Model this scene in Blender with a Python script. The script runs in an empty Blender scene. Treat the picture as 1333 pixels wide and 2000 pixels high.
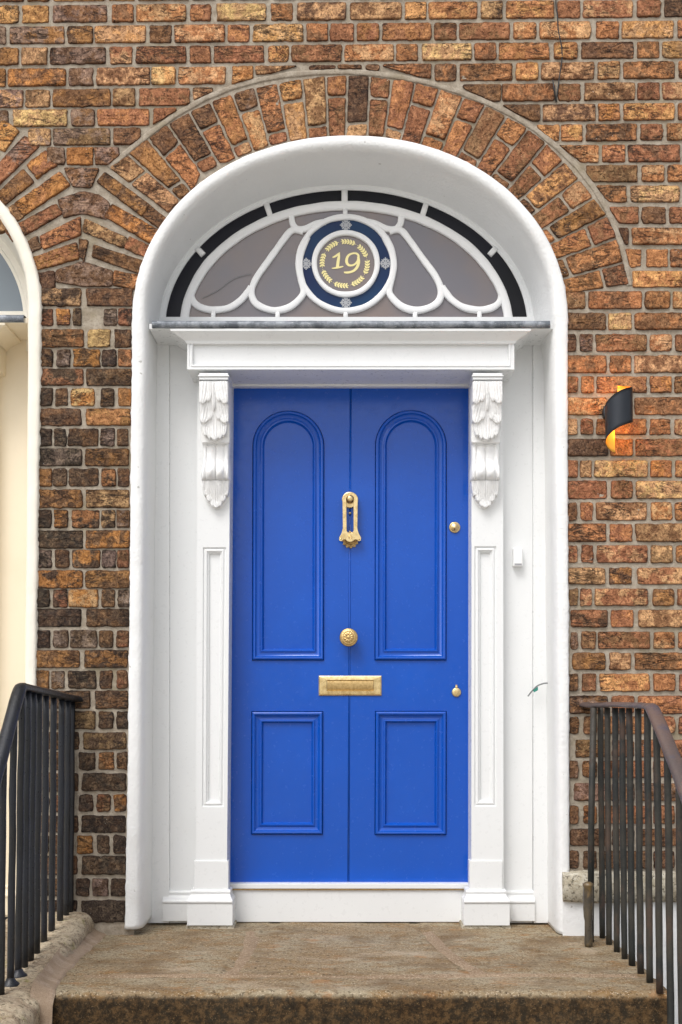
import bpy, bmesh, math, random
from mathutils import Vector, Matrix, noise, geometry
random.seed(7)
R = math.radians
scene = bpy.context.scene
C = scene.collection

# ------------------------------------------------------------------ camera
F = 2310.0; CX, CY = 685.0, 1277.0; TH = R(2.3)
CAM = Vector((0.0, -4.2, 0.822))
cd = bpy.data.cameras.new('camera'); cam = bpy.data.objects.new('camera', cd); C.objects.link(cam)
cam.location = CAM; cam.rotation_euler = (R(90) + TH, 0, 0)
cd.sensor_width = 36; cd.lens = F / 2000 * 36
cd.shift_x = -(CX - 666.5) / 2000; cd.shift_y = (CY - 1000) / 2000
cd.clip_end = 500; cd.clip_start = 0.05
scene.camera = cam

# ------------------------------------------------------------------ sky + sun (bright overcast, soft light from upper left)
SUN_EL, SUN_AZ = 54, 30
w = bpy.data.worlds.new("World"); scene.world = w; w.use_nodes = True
nt = w.node_tree
sky = nt.nodes.new('ShaderNodeTexSky'); sky.sky_type = 'NISHITA'; sky.sun_disc = False
sky.sun_elevation = R(SUN_EL); sky.sun_rotation = R(180 + SUN_AZ)
sky.dust_density = 4.0; sky.air_density = 1.0
hs = nt.nodes.new('ShaderNodeHueSaturation'); hs.inputs['Saturation'].default_value = 0.30
nt.links.new(sky.outputs[0], hs.inputs['Color'])
nt.links.new(hs.outputs[0], nt.nodes['Background'].inputs[0])
nt.nodes['Background'].inputs[1].default_value = 0.15
sd = bpy.data.lights.new('sun', 'SUN'); sd.energy = 0.9; sd.angle = R(24); sd.color = (1.0, 0.985, 0.965)
so = bpy.data.objects.new('sun', sd); C.objects.link(so)
sv = Vector((-math.sin(R(SUN_AZ)) * math.cos(R(SUN_EL)), -math.cos(R(SUN_AZ)) * math.cos(R(SUN_EL)), math.sin(R(SUN_EL))))
so.rotation_euler = sv.to_track_quat('Z', 'Y').to_euler(); so.location = (-3, -6, 6)
scene.view_settings.view_transform = 'Standard'; scene.view_settings.look = 'None'
scene.view_settings.gamma = 1; scene.view_settings.exposure = 0.42
scene.cycles.max_bounces = 8; scene.cycles.diffuse_bounces = 7

# ------------------------------------------------------------------ helpers
def ray(px, py):
    a = (px - CX) / F; b = -(py - CY) / F
    return Vector((a, math.cos(TH) - b * math.sin(TH), math.sin(TH) + b * math.cos(TH)))
def at(px, py, Y=0.0):
    d = ray(px, py); return CAM + d * ((Y - CAM.y) / d.y)
def atz(px, py, Z):
    d = ray(px, py); return CAM + d * ((Z - CAM.z) / d.z)
def X(px, py, Y=0.0): return at(px, py, Y).x
def Z(px, py, Y=0.0): return at(px, py, Y).z
def lerp(a, b, t): return a + (b - a) * t
def sm(a, b, x):
    t = max(0.0, min(1.0, (x - a) / (b - a))); return t * t * (3 - 2 * t)
def nz(v, s=1.0, seed=0.0): return noise.noise(Vector((v[0] * s + seed * 7.3, v[1] * s - seed * 3.1, v[2] * s + seed * 1.7)))
def lin(c):
    c /= 255.0
    return c / 12.92 if c <= 0.04045 else ((c + 0.055) / 1.055) ** 2.4
def rgb(r, g, b, k=0.92): return (lin(r) * k, lin(g) * k, lin(b) * k, 1)

class MB:
    def __init__(s): s.v = []; s.f = []; s.mi = []; s.sm = []; s.at = {}
    def vert(s, p): s.v.append(tuple(p)); return len(s.v) - 1
    def face(s, idx, mi=0, smooth=False): s.f.append(tuple(idx)); s.mi.append(mi); s.sm.append(smooth)
    def ring_strip(s, A, B, closed=True, mi=0, smooth=False, flip=False):
        n = len(A)
        for i in range(n if closed else n - 1):
            j = (i + 1) % n
            q = (A[i], A[j], B[j], B[i])
            s.face(q[::-1] if flip else q, mi, smooth)
    def box(s, x0, x1, y0, y1, z0, z1, mi=0):
        b = [s.vert(p) for p in ((x0,y0,z0),(x1,y0,z0),(x1,y1,z0),(x0,y1,z0),(x0,y0,z1),(x1,y0,z1),(x1,y1,z1),(x0,y1,z1))]
        for q in ((0,3,2,1),(4,5,6,7),(0,1,5,4),(1,2,6,5),(2,3,7,6),(3,0,4,7)): s.face([b[i] for i in q], mi)
    def hexa(s, front, back, mi=0):
        """front, back: 4 points each (same order, counterclockwise seen from the front)"""
        a = [s.vert(p) for p in front]; b = [s.vert(p) for p in back]
        s.face(a, mi); s.face(b[::-1], mi)
        for i in range(4):
            j = (i + 1) % 4; s.face((a[j], a[i], b[i], b[j]), mi)
    def pxbox(s, pts, y0, y1, mi=0):
        """pts: 4 pixel corners traced at depth y0 (TL,BL,BR,TR), extruded straight back to y1"""
        f = [at(p[0], p[1], y0) for p in pts]; b = [Vector((p.x, y1, p.z)) for p in f]
        s.hexa(f, b, mi)
    def prism(s, pts, y0, y1, mi=0, smooth=False):
        """pts world (x,z) counterclockwise outline; front at y0, back y1"""
        a = [s.vert((p[0], y0, p[1])) for p in pts]; b = [s.vert((p[0], y1, p[1])) for p in pts]
        s.face(a, mi); s.face(b[::-1], mi)
        n = len(a)
        for i in range(n):
            j = (i + 1) % n; s.face((a[j], a[i], b[i], b[j]), mi, smooth)
    def tube(s, pts, rad, n=8, mi=0, cap=True, sx=1.0, sy=1.0, up=Vector((0, 0, 1))):
        pts = [Vector(p) for p in pts]; rings = []
        if not isinstance(rad, (list, tuple)): rad = [rad] * len(pts)
        for i, p in enumerate(pts):
            d = (pts[min(i + 1, len(pts) - 1)] - pts[max(i - 1, 0)]).normalized()
            u = up if abs(d.dot(up)) < 0.95 else Vector((0, 1, 0))
            a = d.cross(u).normalized(); b = a.cross(d).normalized()
            rings.append([s.vert(p + (a * math.cos(t) * sx + b * math.sin(t) * sy) * rad[i]) for t in [2 * math.pi * k / n for k in range(n)]])
        for k in range(len(rings) - 1): s.ring_strip(rings[k], rings[k + 1], True, mi, True)
        if cap: s.face(rings[0], mi); s.face(rings[-1][::-1], mi)
    def lathe(s, c, prof, n=32, axis='y', mi=0, sx=1.0, sz=1.0):
        """prof: (radius, offset along axis) ; axis y points towards the viewer with negative offset"""
        rings = []
        for r, o in prof:
            ring = []
            for k in range(n):
                t = 2 * math.pi * k / n
                if axis == 'y': p = (c[0] + r * math.cos(t) * sx, c[1] + o, c[2] + r * math.sin(t) * sz)
                else: p = (c[0] + r * math.cos(t), c[1] + r * math.sin(t), c[2] + o)
                ring.append(s.vert(p))
            rings.append(ring)
        for k in range(len(rings) - 1): s.ring_strip(rings[k], rings[k + 1], True, mi, True, flip=True)
        s.face(rings[-1], mi); s.face(rings[0][::-1], mi)
    def build(s, name, mats, parent=None, bevel=0, seg=2, angle=35, recalc=True):
        me = bpy.data.meshes.new(name); me.from_pydata(s.v, [], s.f)
        if not isinstance(mats, (list, tuple)): mats = [mats]
        for m in mats: me.materials.append(m)
        me.polygons.foreach_set('material_index', s.mi); me.polygons.foreach_set('use_smooth', s.sm)
        for k, (typ, data) in s.at.items():
            a = me.attributes.new(k, typ, 'POINT')
            a.data.foreach_set('color' if typ == 'FLOAT_COLOR' else 'value', data)
        me.update()
        if recalc:
            bm = bmesh.new(); bm.from_mesh(me); bmesh.ops.recalc_face_normals(bm, faces=bm.faces); bm.to_mesh(me); bm.free()
        o = bpy.data.objects.new(name, me); C.objects.link(o)
        if parent: link(o, parent)
        if bevel:
            b = o.modifiers.new('bevel', 'BEVEL'); b.width = bevel; b.segments = seg; b.limit_method = 'ANGLE'; b.angle_limit = R(angle)
            b.harden_normals = False
        return o
def wpos(p):
    v = Vector(p.location)
    while p.parent: p = p.parent; v = v + Vector(p.location)
    return v
def link(o, parent):
    o.parent = parent
    if parent.type == 'EMPTY': o.matrix_parent_inverse = Matrix.Translation(-Vector(parent.location))
def tag(o, label=None, cat=None, group=None, kind=None):
    if label: o['label'] = label
    if cat: o['category'] = cat
    if group: o['group'] = group
    if kind: o['kind'] = kind
    return o
def empty(name, loc): 
    o = bpy.data.objects.new(name, None); o.location = loc; o.empty_display_size = 0.1; C.objects.link(o); return o

# ------------------------------------------------------------------ materials
def mat(name, base, rough=0.5, metal=0.0, spec=0.5):
    m = bpy.data.materials.new(name); m.use_nodes = True
    b = m.node_tree.nodes['Principled BSDF']
    b.inputs['Base Color'].default_value = base; b.inputs['Roughness'].default_value = rough
    b.inputs['Metallic'].default_value = metal; b.inputs['Specular IOR Level'].default_value = spec
    return m, m.node_tree, b
class NT:
    def __init__(s, nt): s.nt = nt; s.tc = nt.nodes.new('ShaderNodeTexCoord').outputs['Object']
    def new(s, t, **k):
        n = s.nt.nodes.new(t)
        for a, b in k.items(): setattr(n, a, b)
        return n
    def L(s, a, b): s.nt.links.new(a, b)
    def noise(s, scale, detail=5, rough=0.6, vec=None, dist=0.0, dim=None):
        n = s.new('ShaderNodeTexNoise'); n.inputs['Scale'].default_value = scale; n.inputs['Detail'].default_value = detail
        n.inputs['Roughness'].default_value = rough; n.inputs['Distortion'].default_value = dist
        s.L(vec if vec is not None else s.tc, n.inputs['Vector']); return n.outputs['Fac']
    def mapr(s, v, a, b, c=0.0, d=1.0, smooth=True):
        n = s.new('ShaderNodeMapRange'); n.interpolation_type = 'SMOOTHSTEP' if smooth else 'LINEAR'
        s.L(v, n.inputs['Value'])
        for k, x in zip(('From Min', 'From Max', 'To Min', 'To Max'), (a, b, c, d)): n.inputs[k].default_value = x
        return n.outputs[0]
    def math(s, op, a, b=None):
        n = s.new('ShaderNodeMath', operation=op)
        for i, x in enumerate((a, b)):
            if x is None: continue
            if isinstance(x, (int, float)): n.inputs[i].default_value = x
            else: s.L(x, n.inputs[i])
        return n.outputs[0]
    def mix(s, f, a, b, mode='MIX'):
        n = s.new('ShaderNodeMix', data_type='RGBA', blend_type=mode)
        for i, x in ((0, f), (6, a), (7, b)):
            if isinstance(x, (int, float)): n.inputs[i].default_value = x
            elif isinstance(x, tuple): n.inputs[i].default_value = x
            else: s.L(x, n.inputs[i])
        return n.outputs[2]
    def scalev(s, sx, sy, sz, rot=None, vec=None):
        n = s.new('ShaderNodeMapping'); n.inputs['Scale'].default_value = (sx, sy, sz)
        if rot: n.inputs['Rotation'].default_value = rot
        s.L(vec if vec is not None else s.tc, n.inputs['Vector']); return n.outputs[0]
    def bump(s, h, b, strength=0.3, dist=0.01, prev=None):
        n = s.new('ShaderNodeBump'); n.inputs['Strength'].default_value = strength; n.inputs['Distance'].default_value = dist
        s.L(h, n.inputs['Height'])
        if prev is not None: s.L(prev, n.inputs['Normal'])
        if b is not None: s.L(n.outputs[0], b.inputs['Normal'])
        return n.outputs[0]
    def sep(s, v=None):
        n = s.new('ShaderNodeSeparateXYZ'); s.L(v if v is not None else s.tc, n.inputs[0]); return n.outputs

# weathered handmade brick, two colours per brick carried by the mesh
m_brick, t, b = mat('brick', (0.3, 0.15, 0.08, 1), 0.85, spec=0.25)
g = NT(t)
def attr(g, name, fac=False):
    n = g.new('ShaderNodeAttribute'); n.attribute_name = name; return n.outputs['Fac' if fac else 'Color']
rnd = attr(g, 'rnd', True)
cmb = g.new('ShaderNodeCombineXYZ'); g.L(g.math('MULTIPLY', rnd, 37.0), cmb.inputs[0]); g.L(g.math('MULTIPLY', rnd, 91.0), cmb.inputs[1]); g.L(g.math('MULTIPLY', rnd, 53.0), cmb.inputs[2])
va = g.new('ShaderNodeVectorMath', operation='ADD'); g.L(g.tc, va.inputs[0]); g.L(cmb.outputs[0], va.inputs[1]); vec = va.outputs[0]
n1 = g.noise(24, 6, 0.66, vec); n2 = g.noise(52, 8, 0.74, vec, 0.8); n3 = g.noise(190, 4, 0.75, vec)
vs = g.scalev(9, 9, 34, vec=vec); n4 = g.noise(1.0, 5, 0.62, vs, 0.8)
n5 = g.noise(95, 5, 0.7, vec)
edge = attr(g, 'edge', True)
col = g.mix(g.mapr(n1, 0.45, 0.57), attr(g, 'colA'), attr(g, 'colB'))
n6 = g.noise(11, 4, 0.6, vec)
col = g.mix(g.mapr(n6, 0.52, 0.64, 0, 0.5), col, g.mix(1.0, col, (0.42, 0.36, 0.36, 1), 'MULTIPLY'))
dark = g.mix(1.0, col, (0.32, 0.27, 0.25, 1), 'MULTIPLY')
lite = g.mix(1.0, g.mix(1.0, col, (1.6, 1.62, 1.6, 1), 'MULTIPLY'), (0.085, 0.058, 0.032, 1), 'ADD')
col = g.mix(g.mapr(n2, 0.48, 0.64, 0, 0.85), col, lite)
col = g.mix(g.mapr(n2, 0.32, 0.50, 0.85, 0), col, dark)
col = g.mix(g.mapr(n5, 0.37, 0.46, 0.9, 0), col, dark)
col = g.mix(g.mapr(n3, 0.54, 0.66, 0, 0.5), col, lite)
col = g.mix(g.mapr(n3, 0.36, 0.46, 0.65, 0), col, dark)
crack = g.mapr(g.math('ABSOLUTE', g.math('SUBTRACT', n4, 0.5)), 0.0, 0.03, 1, 0)
crack = g.math('MULTIPLY', crack, g.mapr(g.noise(7, 2, 0.5, vec), 0.46, 0.56))
col = g.mix(g.math('MULTIPLY', crack, 0.85), col, (0.03, 0.02, 0.017, 1))
ed = g.mapr(g.math('ADD', edge, g.math('MULTIPLY', g.math('SUBTRACT', n2, 0.5), 1.6)), 0.25, 0.9, 0, 0.72)
col = g.mix(ed, col, g.mix(1.0, col, (0.34, 0.25, 0.22, 1), 'MULTIPLY'))
fleck = g.mapr(g.noise(150, 2, 0.5, g.scalev(1, 1, 1, rot=(1, 2, 0))), 0.73, 0.76, 0, 0.7)
fleck = g.math('MULTIPLY', fleck, g.mapr(g.noise(3.0, 2), 0.5, 0.62))
col = g.mix(fleck, col, (0.7, 0.68, 0.64, 1))
hb = g.new('ShaderNodeHueSaturation'); hb.inputs['Saturation'].default_value = 0.94; hb.inputs['Hue'].default_value = 0.505; g.L(col, hb.inputs['Color']); col = hb.outputs[0]
g.L(col, b.inputs['Base Color'])
hh = g.math('ADD', g.math('MULTIPLY', n2, 1.0), g.math('MULTIPLY', n5, 0.7)); hh = g.math('ADD', hh, g.math('MULTIPLY', n3, 0.35)); hh = g.math('SUBTRACT', hh, g.math('MULTIPLY', crack, 0.6))
g.bump(hh, b, 0.9, 0.006)

m_mortar, t, b = mat('lime_mortar', rgb(172, 160, 143), 0.95, spec=0.15)
g = NT(t)
n1 = g.noise(5, 4); n2 = g.noise(160, 5, 0.7); n3 = g.noise(30, 5, 0.65)
c = g.mix(g.mapr(n3, 0.3, 0.7), rgb(152, 140, 124), rgb(182, 171, 155))
c = g.mix(g.mapr(n2, 0.3, 0.5, 0.45, 0), c, rgb(104, 93, 80))
c = g.mix(g.mapr(n1, 0.52, 0.68, 0, 0.55), c, rgb(138, 126, 98))
g.L(c, b.inputs['Base Color'])
g.bump(g.math('ADD', n2, g.math('MULTIPLY', n3, 1.4)), b, 0.7, 0.004)

def paint(name, base, dirty, rough, bumps, spec=0.4, coat=0.0, amt=0.35, specks=0.0):
    m, t, b = mat(name, base, rough, spec=spec)
    g = NT(t)
    n1 = g.noise(3.5, 5, 0.6); n2 = g.noise(60, 4, 0.6)
    c = g.mix(g.mapr(n1, 0.45, 0.75, 0, amt), base, dirty)
    if specks: c = g.mix(g.mapr(g.noise(34, 3, 0.6), 0.72, 0.76, 0, specks), c, (0.30, 0.28, 0.25, 1))
    g.L(c, b.inputs['Base Color'])
    g.L(g.mapr(n2, 0.3, 0.7, rough - 0.06, rough + 0.08), b.inputs['Roughness'])
    pr = None
    for i, (sc, st, di, v) in enumerate(bumps):
        pr = g.bump(g.noise(sc, 4, 0.6, g.scalev(*v)), b if i == len(bumps) - 1 else None, st, di, pr)
    b.inputs['Coat Weight'].default_value = coat
    return m
m_plaster = paint('masonry_paint', (0.79, 0.795, 0.79, 1), (0.70, 0.70, 0.69, 1), 0.6, [(14, 0.5, 0.007, (1, 1, 1)), (95, 0.7, 0.0035, (1, 1, 1))], 0.25, specks=0.6)
m_white = paint('white_gloss_paint', (0.755, 0.765, 0.765, 1), (0.70, 0.71, 0.705, 1), 0.32, [(25, 0.12, 0.002, (1, 1, 0.15))], 0.45)
m_carved = paint('white_carved_paint', (0.82, 0.82, 0.815, 1), (0.76, 0.76, 0.75, 1), 0.45, [(90, 0.2, 0.002, (1, 1, 1))], 0.4)
m_cream = paint('cream_paint', rgb(236, 224, 200, 0.95), rgb(222, 208, 180, 0.95), 0.45, [(25, 0.12, 0.002, (1, 1, 0.15))], 0.4)
m_ivory = paint('ivory_masonry_paint', rgb(246, 240, 226, 0.9), rgb(226, 218, 198, 0.9), 0.6, [(14, 0.5, 0.006, (1, 1, 1)), (120, 0.45, 0.0025, (1, 1, 1))], 0.3)
m_blue = paint('blue_gloss_paint', (0.0003, 0.072, 0.43, 1), (0.0004, 0.082, 0.48, 1), 0.2, [(40, 0.2, 0.0014, (1, 1, 0.06)), (6, 0.10, 0.006, (1, 1, 0.5))], 0.5, 0.0, 0.8)
m_blue_d, t, b = mat('blue_paint_in_groove', (0.001, 0.03, 0.2, 1), 0.6)

def brass(name, base, rough, sc=60):
    m, t, b = mat(name, base, rough, 1.0)
    g = NT(t); n = g.noise(sc, 5, 0.65); n2 = g.noise(14, 4)
    c = g.mix(g.mapr(n, 0.4, 0.62, 0, 0.6), base, (base[0] * 0.62, base[1] * 0.54, base[2] * 0.42, 1))
    g.L(c, b.inputs['Base Color']); g.L(g.mapr(n2, 0.3, 0.7, rough - 0.07, rough + 0.12), b.inputs['Roughness'])
    g.bump(n, b, 0.15, 0.001); return m
m_brass = brass('brass', (0.86, 0.66, 0.34, 1), 0.27)
m_brass_old = brass('aged_brass', (0.60, 0.42, 0.19, 1), 0.36, 120)
m_gold_leaf, t, b = mat('gold_leaf', (0.88, 0.77, 0.36, 1), 0.55, 0.1)
m_silver_leaf, t, b = mat('silver_leaf', (0.42, 0.43, 0.45, 1), 0.5, 0.2)

# fanlight glass: old sheet glass, slightly wavy, opaque; uneven reflections painted into its colour by noise
def glassy(name, base, base2, rough, bumpst=0.1):
    m, t, b = mat(name, base, rough, spec=0.6)
    g = NT(t); n = g.noise(2.6, 3, 0.5)
    g.L(g.mix(g.mapr(n, 0.35, 0.65), base, base2), b.inputs['Base Color'])
    g.bump(g.noise(9, 3, 0.5), b, bumpst, 0.01)
    b.inputs['Coat Weight'].default_value = 0.6; b.inputs['Coat Roughness'].default_value = 0.03
    return m
m_pane = glassy('fanlight_glass', rgb(104, 100, 106), rgb(122, 106, 98), 0.2)
m_pane_black = glassy('black_glass', (0.004, 0.004, 0.006, 1), (0.006, 0.006, 0.012, 1), 0.35, 0.02)
m_pane_black.node_tree.nodes['Principled BSDF'].inputs['Coat Weight'].default_value = 0.0
m_pane_black.node_tree.nodes['Principled BSDF'].inputs['Specular IOR Level'].default_value = 0.25
m_pane_blue = glassy('navy_glass', (0.010, 0.018, 0.07, 1), (0.012, 0.045, 0.11, 1), 0.3, 0.02)
m_pane_blue.node_tree.nodes['Principled BSDF'].inputs['Coat Weight'].default_value = 0.0
m_pane_blue.node_tree.nodes['Principled BSDF'].inputs['Specular IOR Level'].default_value = 0.2
m_pane_far = glassy('grey_fanlight_glass', rgb(104, 116, 124), rgb(120, 130, 136), 0.2)

m_lead, t, b = mat('lead_flashing', rgb(112, 118, 126), 0.55, 0.25)
g = NT(t); n = g.noise(18, 6, 0.7); n2 = g.noise(70, 5, 0.7, g.scalev(1, 1, 4))
c = g.mix(g.mapr(n, 0.38, 0.62), rgb(92, 98, 106), rgb(150, 155, 162)); c = g.mix(g.mapr(n2, 0.60, 0.66, 0, 0.7), c, rgb(215, 215, 212))
g.L(c, b.inputs['Base Color']); g.bump(n, b, 0.4, 0.004)

def stone(name, c1, c2, c3, dark, top_dark=None, sc=1.0, mossy=None, grain=170):
    m, t, b = mat(name, c1, 0.9, spec=0.2); g = NT(t)
    n1 = g.noise(2.6 * sc, 7, 0.68, g.scalev(1, 1.6, 1.5)); n2 = g.noise(13 * sc, 8, 0.75, g.scalev(0.7, 1.2, 1.1), 0.3); n3 = g.noise(grain * 0.45, 4, 0.75); n4 = g.noise(grain, 3, 0.6)
    c = g.mix(g.mapr(n1, 0.38, 0.6), c1, c2); c = g.mix(g.mapr(n2, 0.45, 0.65), c, c3)
    c = g.mix(g.mapr(n3, 0.36, 0.5, 0.8, 0), c, dark); c = g.mix(g.mapr(n4, 0.55, 0.68, 0, 0.6), c, rgb(214, 200, 176))
    if top_dark:
        c = g.mix(g.mapr(g.noise(4.2, 6, 0.68, g.scalev(1, 1.3, 1)), 0.47, 0.66, 0, 0.6), c, rgb(104, 84, 62))
        c = g.mix(g.mapr(g.noise(3.1, 6, 0.7, g.scalev(1, 1.4, 1, rot=(0, 0, 1))), 0.53, 0.68, 0, 0.35), c, rgb(196, 180, 158))
        c = g.mix(g.mapr(g.noise(6.5, 5, 0.7, g.scalev(1, 2, 1, rot=(0, 0, 2))), 0.57, 0.66, 0, 0.5), c, rgb(160, 112, 66))
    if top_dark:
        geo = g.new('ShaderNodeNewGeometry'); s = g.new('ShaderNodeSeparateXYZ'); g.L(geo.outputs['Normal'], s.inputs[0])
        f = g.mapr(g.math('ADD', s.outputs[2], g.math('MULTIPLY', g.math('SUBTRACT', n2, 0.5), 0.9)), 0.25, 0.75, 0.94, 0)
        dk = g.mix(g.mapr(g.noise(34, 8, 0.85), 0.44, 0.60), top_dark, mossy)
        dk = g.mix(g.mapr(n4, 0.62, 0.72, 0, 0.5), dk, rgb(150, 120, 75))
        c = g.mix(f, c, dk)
    elif mossy:
        c = g.mix(g.mapr(g.noise(7, 5, 0.65), 0.55, 0.68, 0, 0.75), c, mossy)
    g.L(c, b.inputs['Base Color'])
    g.bump(g.math('ADD', g.math('MULTIPLY', n3, 0.9), g.math('ADD', g.math('MULTIPLY', n2, 0.5), g.math('MULTIPLY', n4, 0.5))), b, 0.9, 0.004)
    return m
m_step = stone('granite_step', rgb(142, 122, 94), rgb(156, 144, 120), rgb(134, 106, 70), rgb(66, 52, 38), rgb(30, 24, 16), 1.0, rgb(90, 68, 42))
m_kerb = stone('granite_kerb', rgb(168, 152, 130), rgb(190, 175, 150), rgb(140, 120, 98), rgb(92, 80, 62), None, 1.6, rgb(152, 146, 84))
m_joint = None
m_string = stone('stone_band', rgb(196, 188, 170), rgb(170, 160, 138), rgb(214, 208, 192), rgb(70, 62, 50), None, 2.2, rgb(110, 100, 82))
m_joint = stone('old_joint_mortar', rgb(150, 128, 104), rgb(158, 136, 112), rgb(140, 118, 94), rgb(118, 98, 76), None, 1.0, None, 200)
m_smear = stone('mortar_fillet', rgb(178, 156, 134), rgb(160, 138, 116), rgb(188, 168, 148), rgb(140, 118, 98), None, 1.0, None, 700)
m_flag = stone('paving', rgb(198, 194, 186), rgb(208, 204, 196), rgb(188, 184, 176), rgb(150, 146, 140))

def iron(name, base, base2, rust, amt, rough):
    m, t, b = mat(name, base, rough, 0.0, 0.5); g = NT(t)
    n = g.noise(14, 6, 0.7, g.scalev(1, 1, 0.5)); n2 = g.noise(120, 5, 0.7); n3 = g.noise(5, 4)
    c = g.mix(g.mapr(n3, 0.4, 0.6), base, base2); c = g.mix(g.mapr(n, 0.5, 0.7, 0, amt), c, rust)
    c = g.mix(g.mapr(n2, 0.66, 0.72, 0, 0.5), c, rgb(120, 112, 104))
    g.L(c, b.inputs['Base Color']); g.L(g.mapr(n2, 0.3, 0.7, rough - 0.1, rough + 0.15), b.inputs['Roughness'])
    g.bump(g.math('ADD', n2, n), b, 0.5, 0.002); return m
m_iron_black = iron('black_painted_iron', (0.006, 0.007, 0.009, 1), (0.009, 0.011, 0.017, 1), (0.02, 0.016, 0.012, 1), 0.5, 0.36)
m_iron_rust = iron('rusty_painted_iron', rgb(32, 34, 32), rgb(56, 52, 44), rgb(84, 62, 48), 0.75, 0.6)
m_iron_rail = iron('bare_rusty_handrail', rgb(100, 80, 72), rgb(80, 70, 68), rgb(62, 68, 92), 0.55, 0.5)
m_lamp_out, t, b = mat('black_lamp_metal', (0.03, 0.034, 0.042, 1), 0.38, 0.5)
m_lamp_in, t, b = mat('gilded_lamp_inside', (0.95, 0.52, 0.08, 1), 0.38, 0.55)
m_bulb, t, b = mat('lit_bulb', (1, 0.8, 0.5, 1), 0.4)
b.inputs['Emission Color'].default_value = (1.0, 0.62, 0.25, 1); b.inputs['Emission Strength'].default_value = 12
m_plastic, t, b = mat('white_plastic', (0.8, 0.8, 0.8, 1), 0.3)
m_cable, t, b = mat('grey_cable', (0.16, 0.17, 0.17, 1), 0.5)
m_cable_black, t, b = mat('black_cable', (0.015, 0.015, 0.016, 1), 0.5)
m_green, t, b = mat('green_tape', (0.02, 0.22, 0.17, 1), 0.5)
m_darkroom, t, b = mat('dark_interior', (0.02, 0.02, 0.022, 1), 0.9)
# ------------------------------------------------------------------ brickwork (every brick and joint of the wall is real relief)
TONE = {'o': (178, 112, 64), 't': (198, 150, 104), 'r': (150, 90, 60), 'b': (118, 80, 52), 'd': (82, 60, 48), 'g': (160, 106, 54),
        'y': (208, 148, 84), 'Y': (226, 184, 118), 'p': (132, 110, 100), 'k': (58, 50, 47), 'O': (190, 120, 50), 'G': (130, 100, 68)}
BR = []     # (polygon in traced points on the wall face, tone)
def ylin(a, b, x): return a + (b - a) * x / 1333.0
def row(yl, yr, h, spec, x_from=None):
    for q in spec.split():
        xs, tone = q.split(':'); x0, x1 = map(float, xs.split(','))
        BR.append(([(x0, ylin(yl, yr, x0)), (x0, ylin(yl, yr, x0) + h), (x1, ylin(yl, yr, x1) + h), (x1, ylin(yl, yr, x1))], tone))
row(-29, -40, 31, "-6,46:ob 55,96:g 105,205:y 214,262:y 271,368:t 377,420:o 429,524:b 533,575:r 584,680:o 689,730:r 739,835:t 844,886:b 895,992:r 1001,1042:o 1051,1147:y 1156,1198:r 1207,1303:o 1312,1350:b")
row(12, 0, 32, "-10,36:yG 45,95:gy 105,209:pb 220,260:bo 267,363:ot 373,412:ro 424,519:tY 531,571:bo 582,676:td 685,784:bt 792,832:y 838,932:oy 941,980:td 990,1082:oy 1090,1133:r 1141,1235:rt 1245,1290:br 1299,1345:dk")
row(53, 41, 32, "-5,11:p 20,125:pg 133,181:dg 186,284:ty 294,334:bd 342,438:ot 446,487:or 495,592:ty 600,640:ob 647,690:r 698,740:rg 748,842:or 850,891:br 899,995:rb 1004,1047:ot 1055,1153:to 1166,1208:o 1216,1315:yt 1325,1350:ro")
row(95, 81, 31, "-10,36:gb 44,92:tG 99,206:pd 216,258:rt 267,363:br 372,411:r 419,515:rb 525,563:yo 570,667:rb 675,769:ot 775,816:ob 826,920:tY 928,968:bo 976,1073:og 1083,1128:oy 1137,1237:db 1246,1287:bo 1295,1350:yt")
row(136, 120, 32, "-5,10:g 17,128:Ob 136,181:dp 190,292:bt 297,342:Yy 350,440:to 455,494:yO 500,605:bt 606,655:d 660,707:db 715,740:d 748,842:bo 850,891:od 900,1000:ob 1009,1051:yo 1059,1160:tb 1169,1210:to 1219,1318:bo 1327,1350:o")
row(177, 161, 32, "-8,44:tp 51,97:tG 105,215:bg 222,263:bt 273,370:rb 378,415:bt 905,978:bd 982,1083:ob 1091,1134:br 1143,1240:tb 1246,1288:rb 1295,1350:rt")
row(216, 202, 31, "-5,16:dp 27,131:tY 140,184:pb 191,291:ro 300,345:ro 970,1054:db 1062,1163:dt 1170,1210:oO 1219,1317:yo 1325,1350:ob")
row(253, 242, 31, "57,99:tp 105,215:pG 223,275:bd 1050,1092:gy 1097,1137:oy 1146,1243:do 1252,1294:br 1304,1350:to")
row(290, 283, 32, "93,126:pd 131,182:OO 186,232:bp 1080,1168:ot 1178,1221:or 1228,1328:rd 1335,1350:r")
row(330, 323, 31, "1105,1140:g 1146,1244:bG 1254,1297:ot 1306,1350:ob")
row(363, 363, 31, "1150,1223:bo 1233,1327:tY 1337,1360:r")
row(405, 405, 31, "1180,1247:rb 1255,1300:db 1309,1350:rb")
row(446, 446, 31, "1190,1227:bd 1236,1350:ot")
row(488, 488, 32, "1210,1252:or 1264,1304:o 1312,1350:ob")
row(530, 530, 30, "1237,1345:oy")
row(571, 570, 32, "1098,1143:bG 1151,1253:bo 1261,1308:bo 1316,1350:ot")
row(612, 612, 31, "1108,1183:bd 1190,1233:tY 1241,1350:bo")
row(655, 654, 31, "1109,1125:d 1135,1157:dp 1165,1263:br 1271,1312:to 1320,1350:rb")
row(696, 695, 32, "1109,1184:ob 1192,1233:ob 1241,1350:bt")
row(737, 736, 30, "1109,1128:rb 1137,1159:o 1167,1263:or 1271,1311:oO 1319,1350:ob")
row(777, 777, 32, "1109,1184:ot 1192,1225:bo 1241,1350:bo")
row(820, 819, 29, "1110,1127:t 1135,1158:rb 1166,1262:ro 1271,1310:ob 1319,1350:tr")
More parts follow.
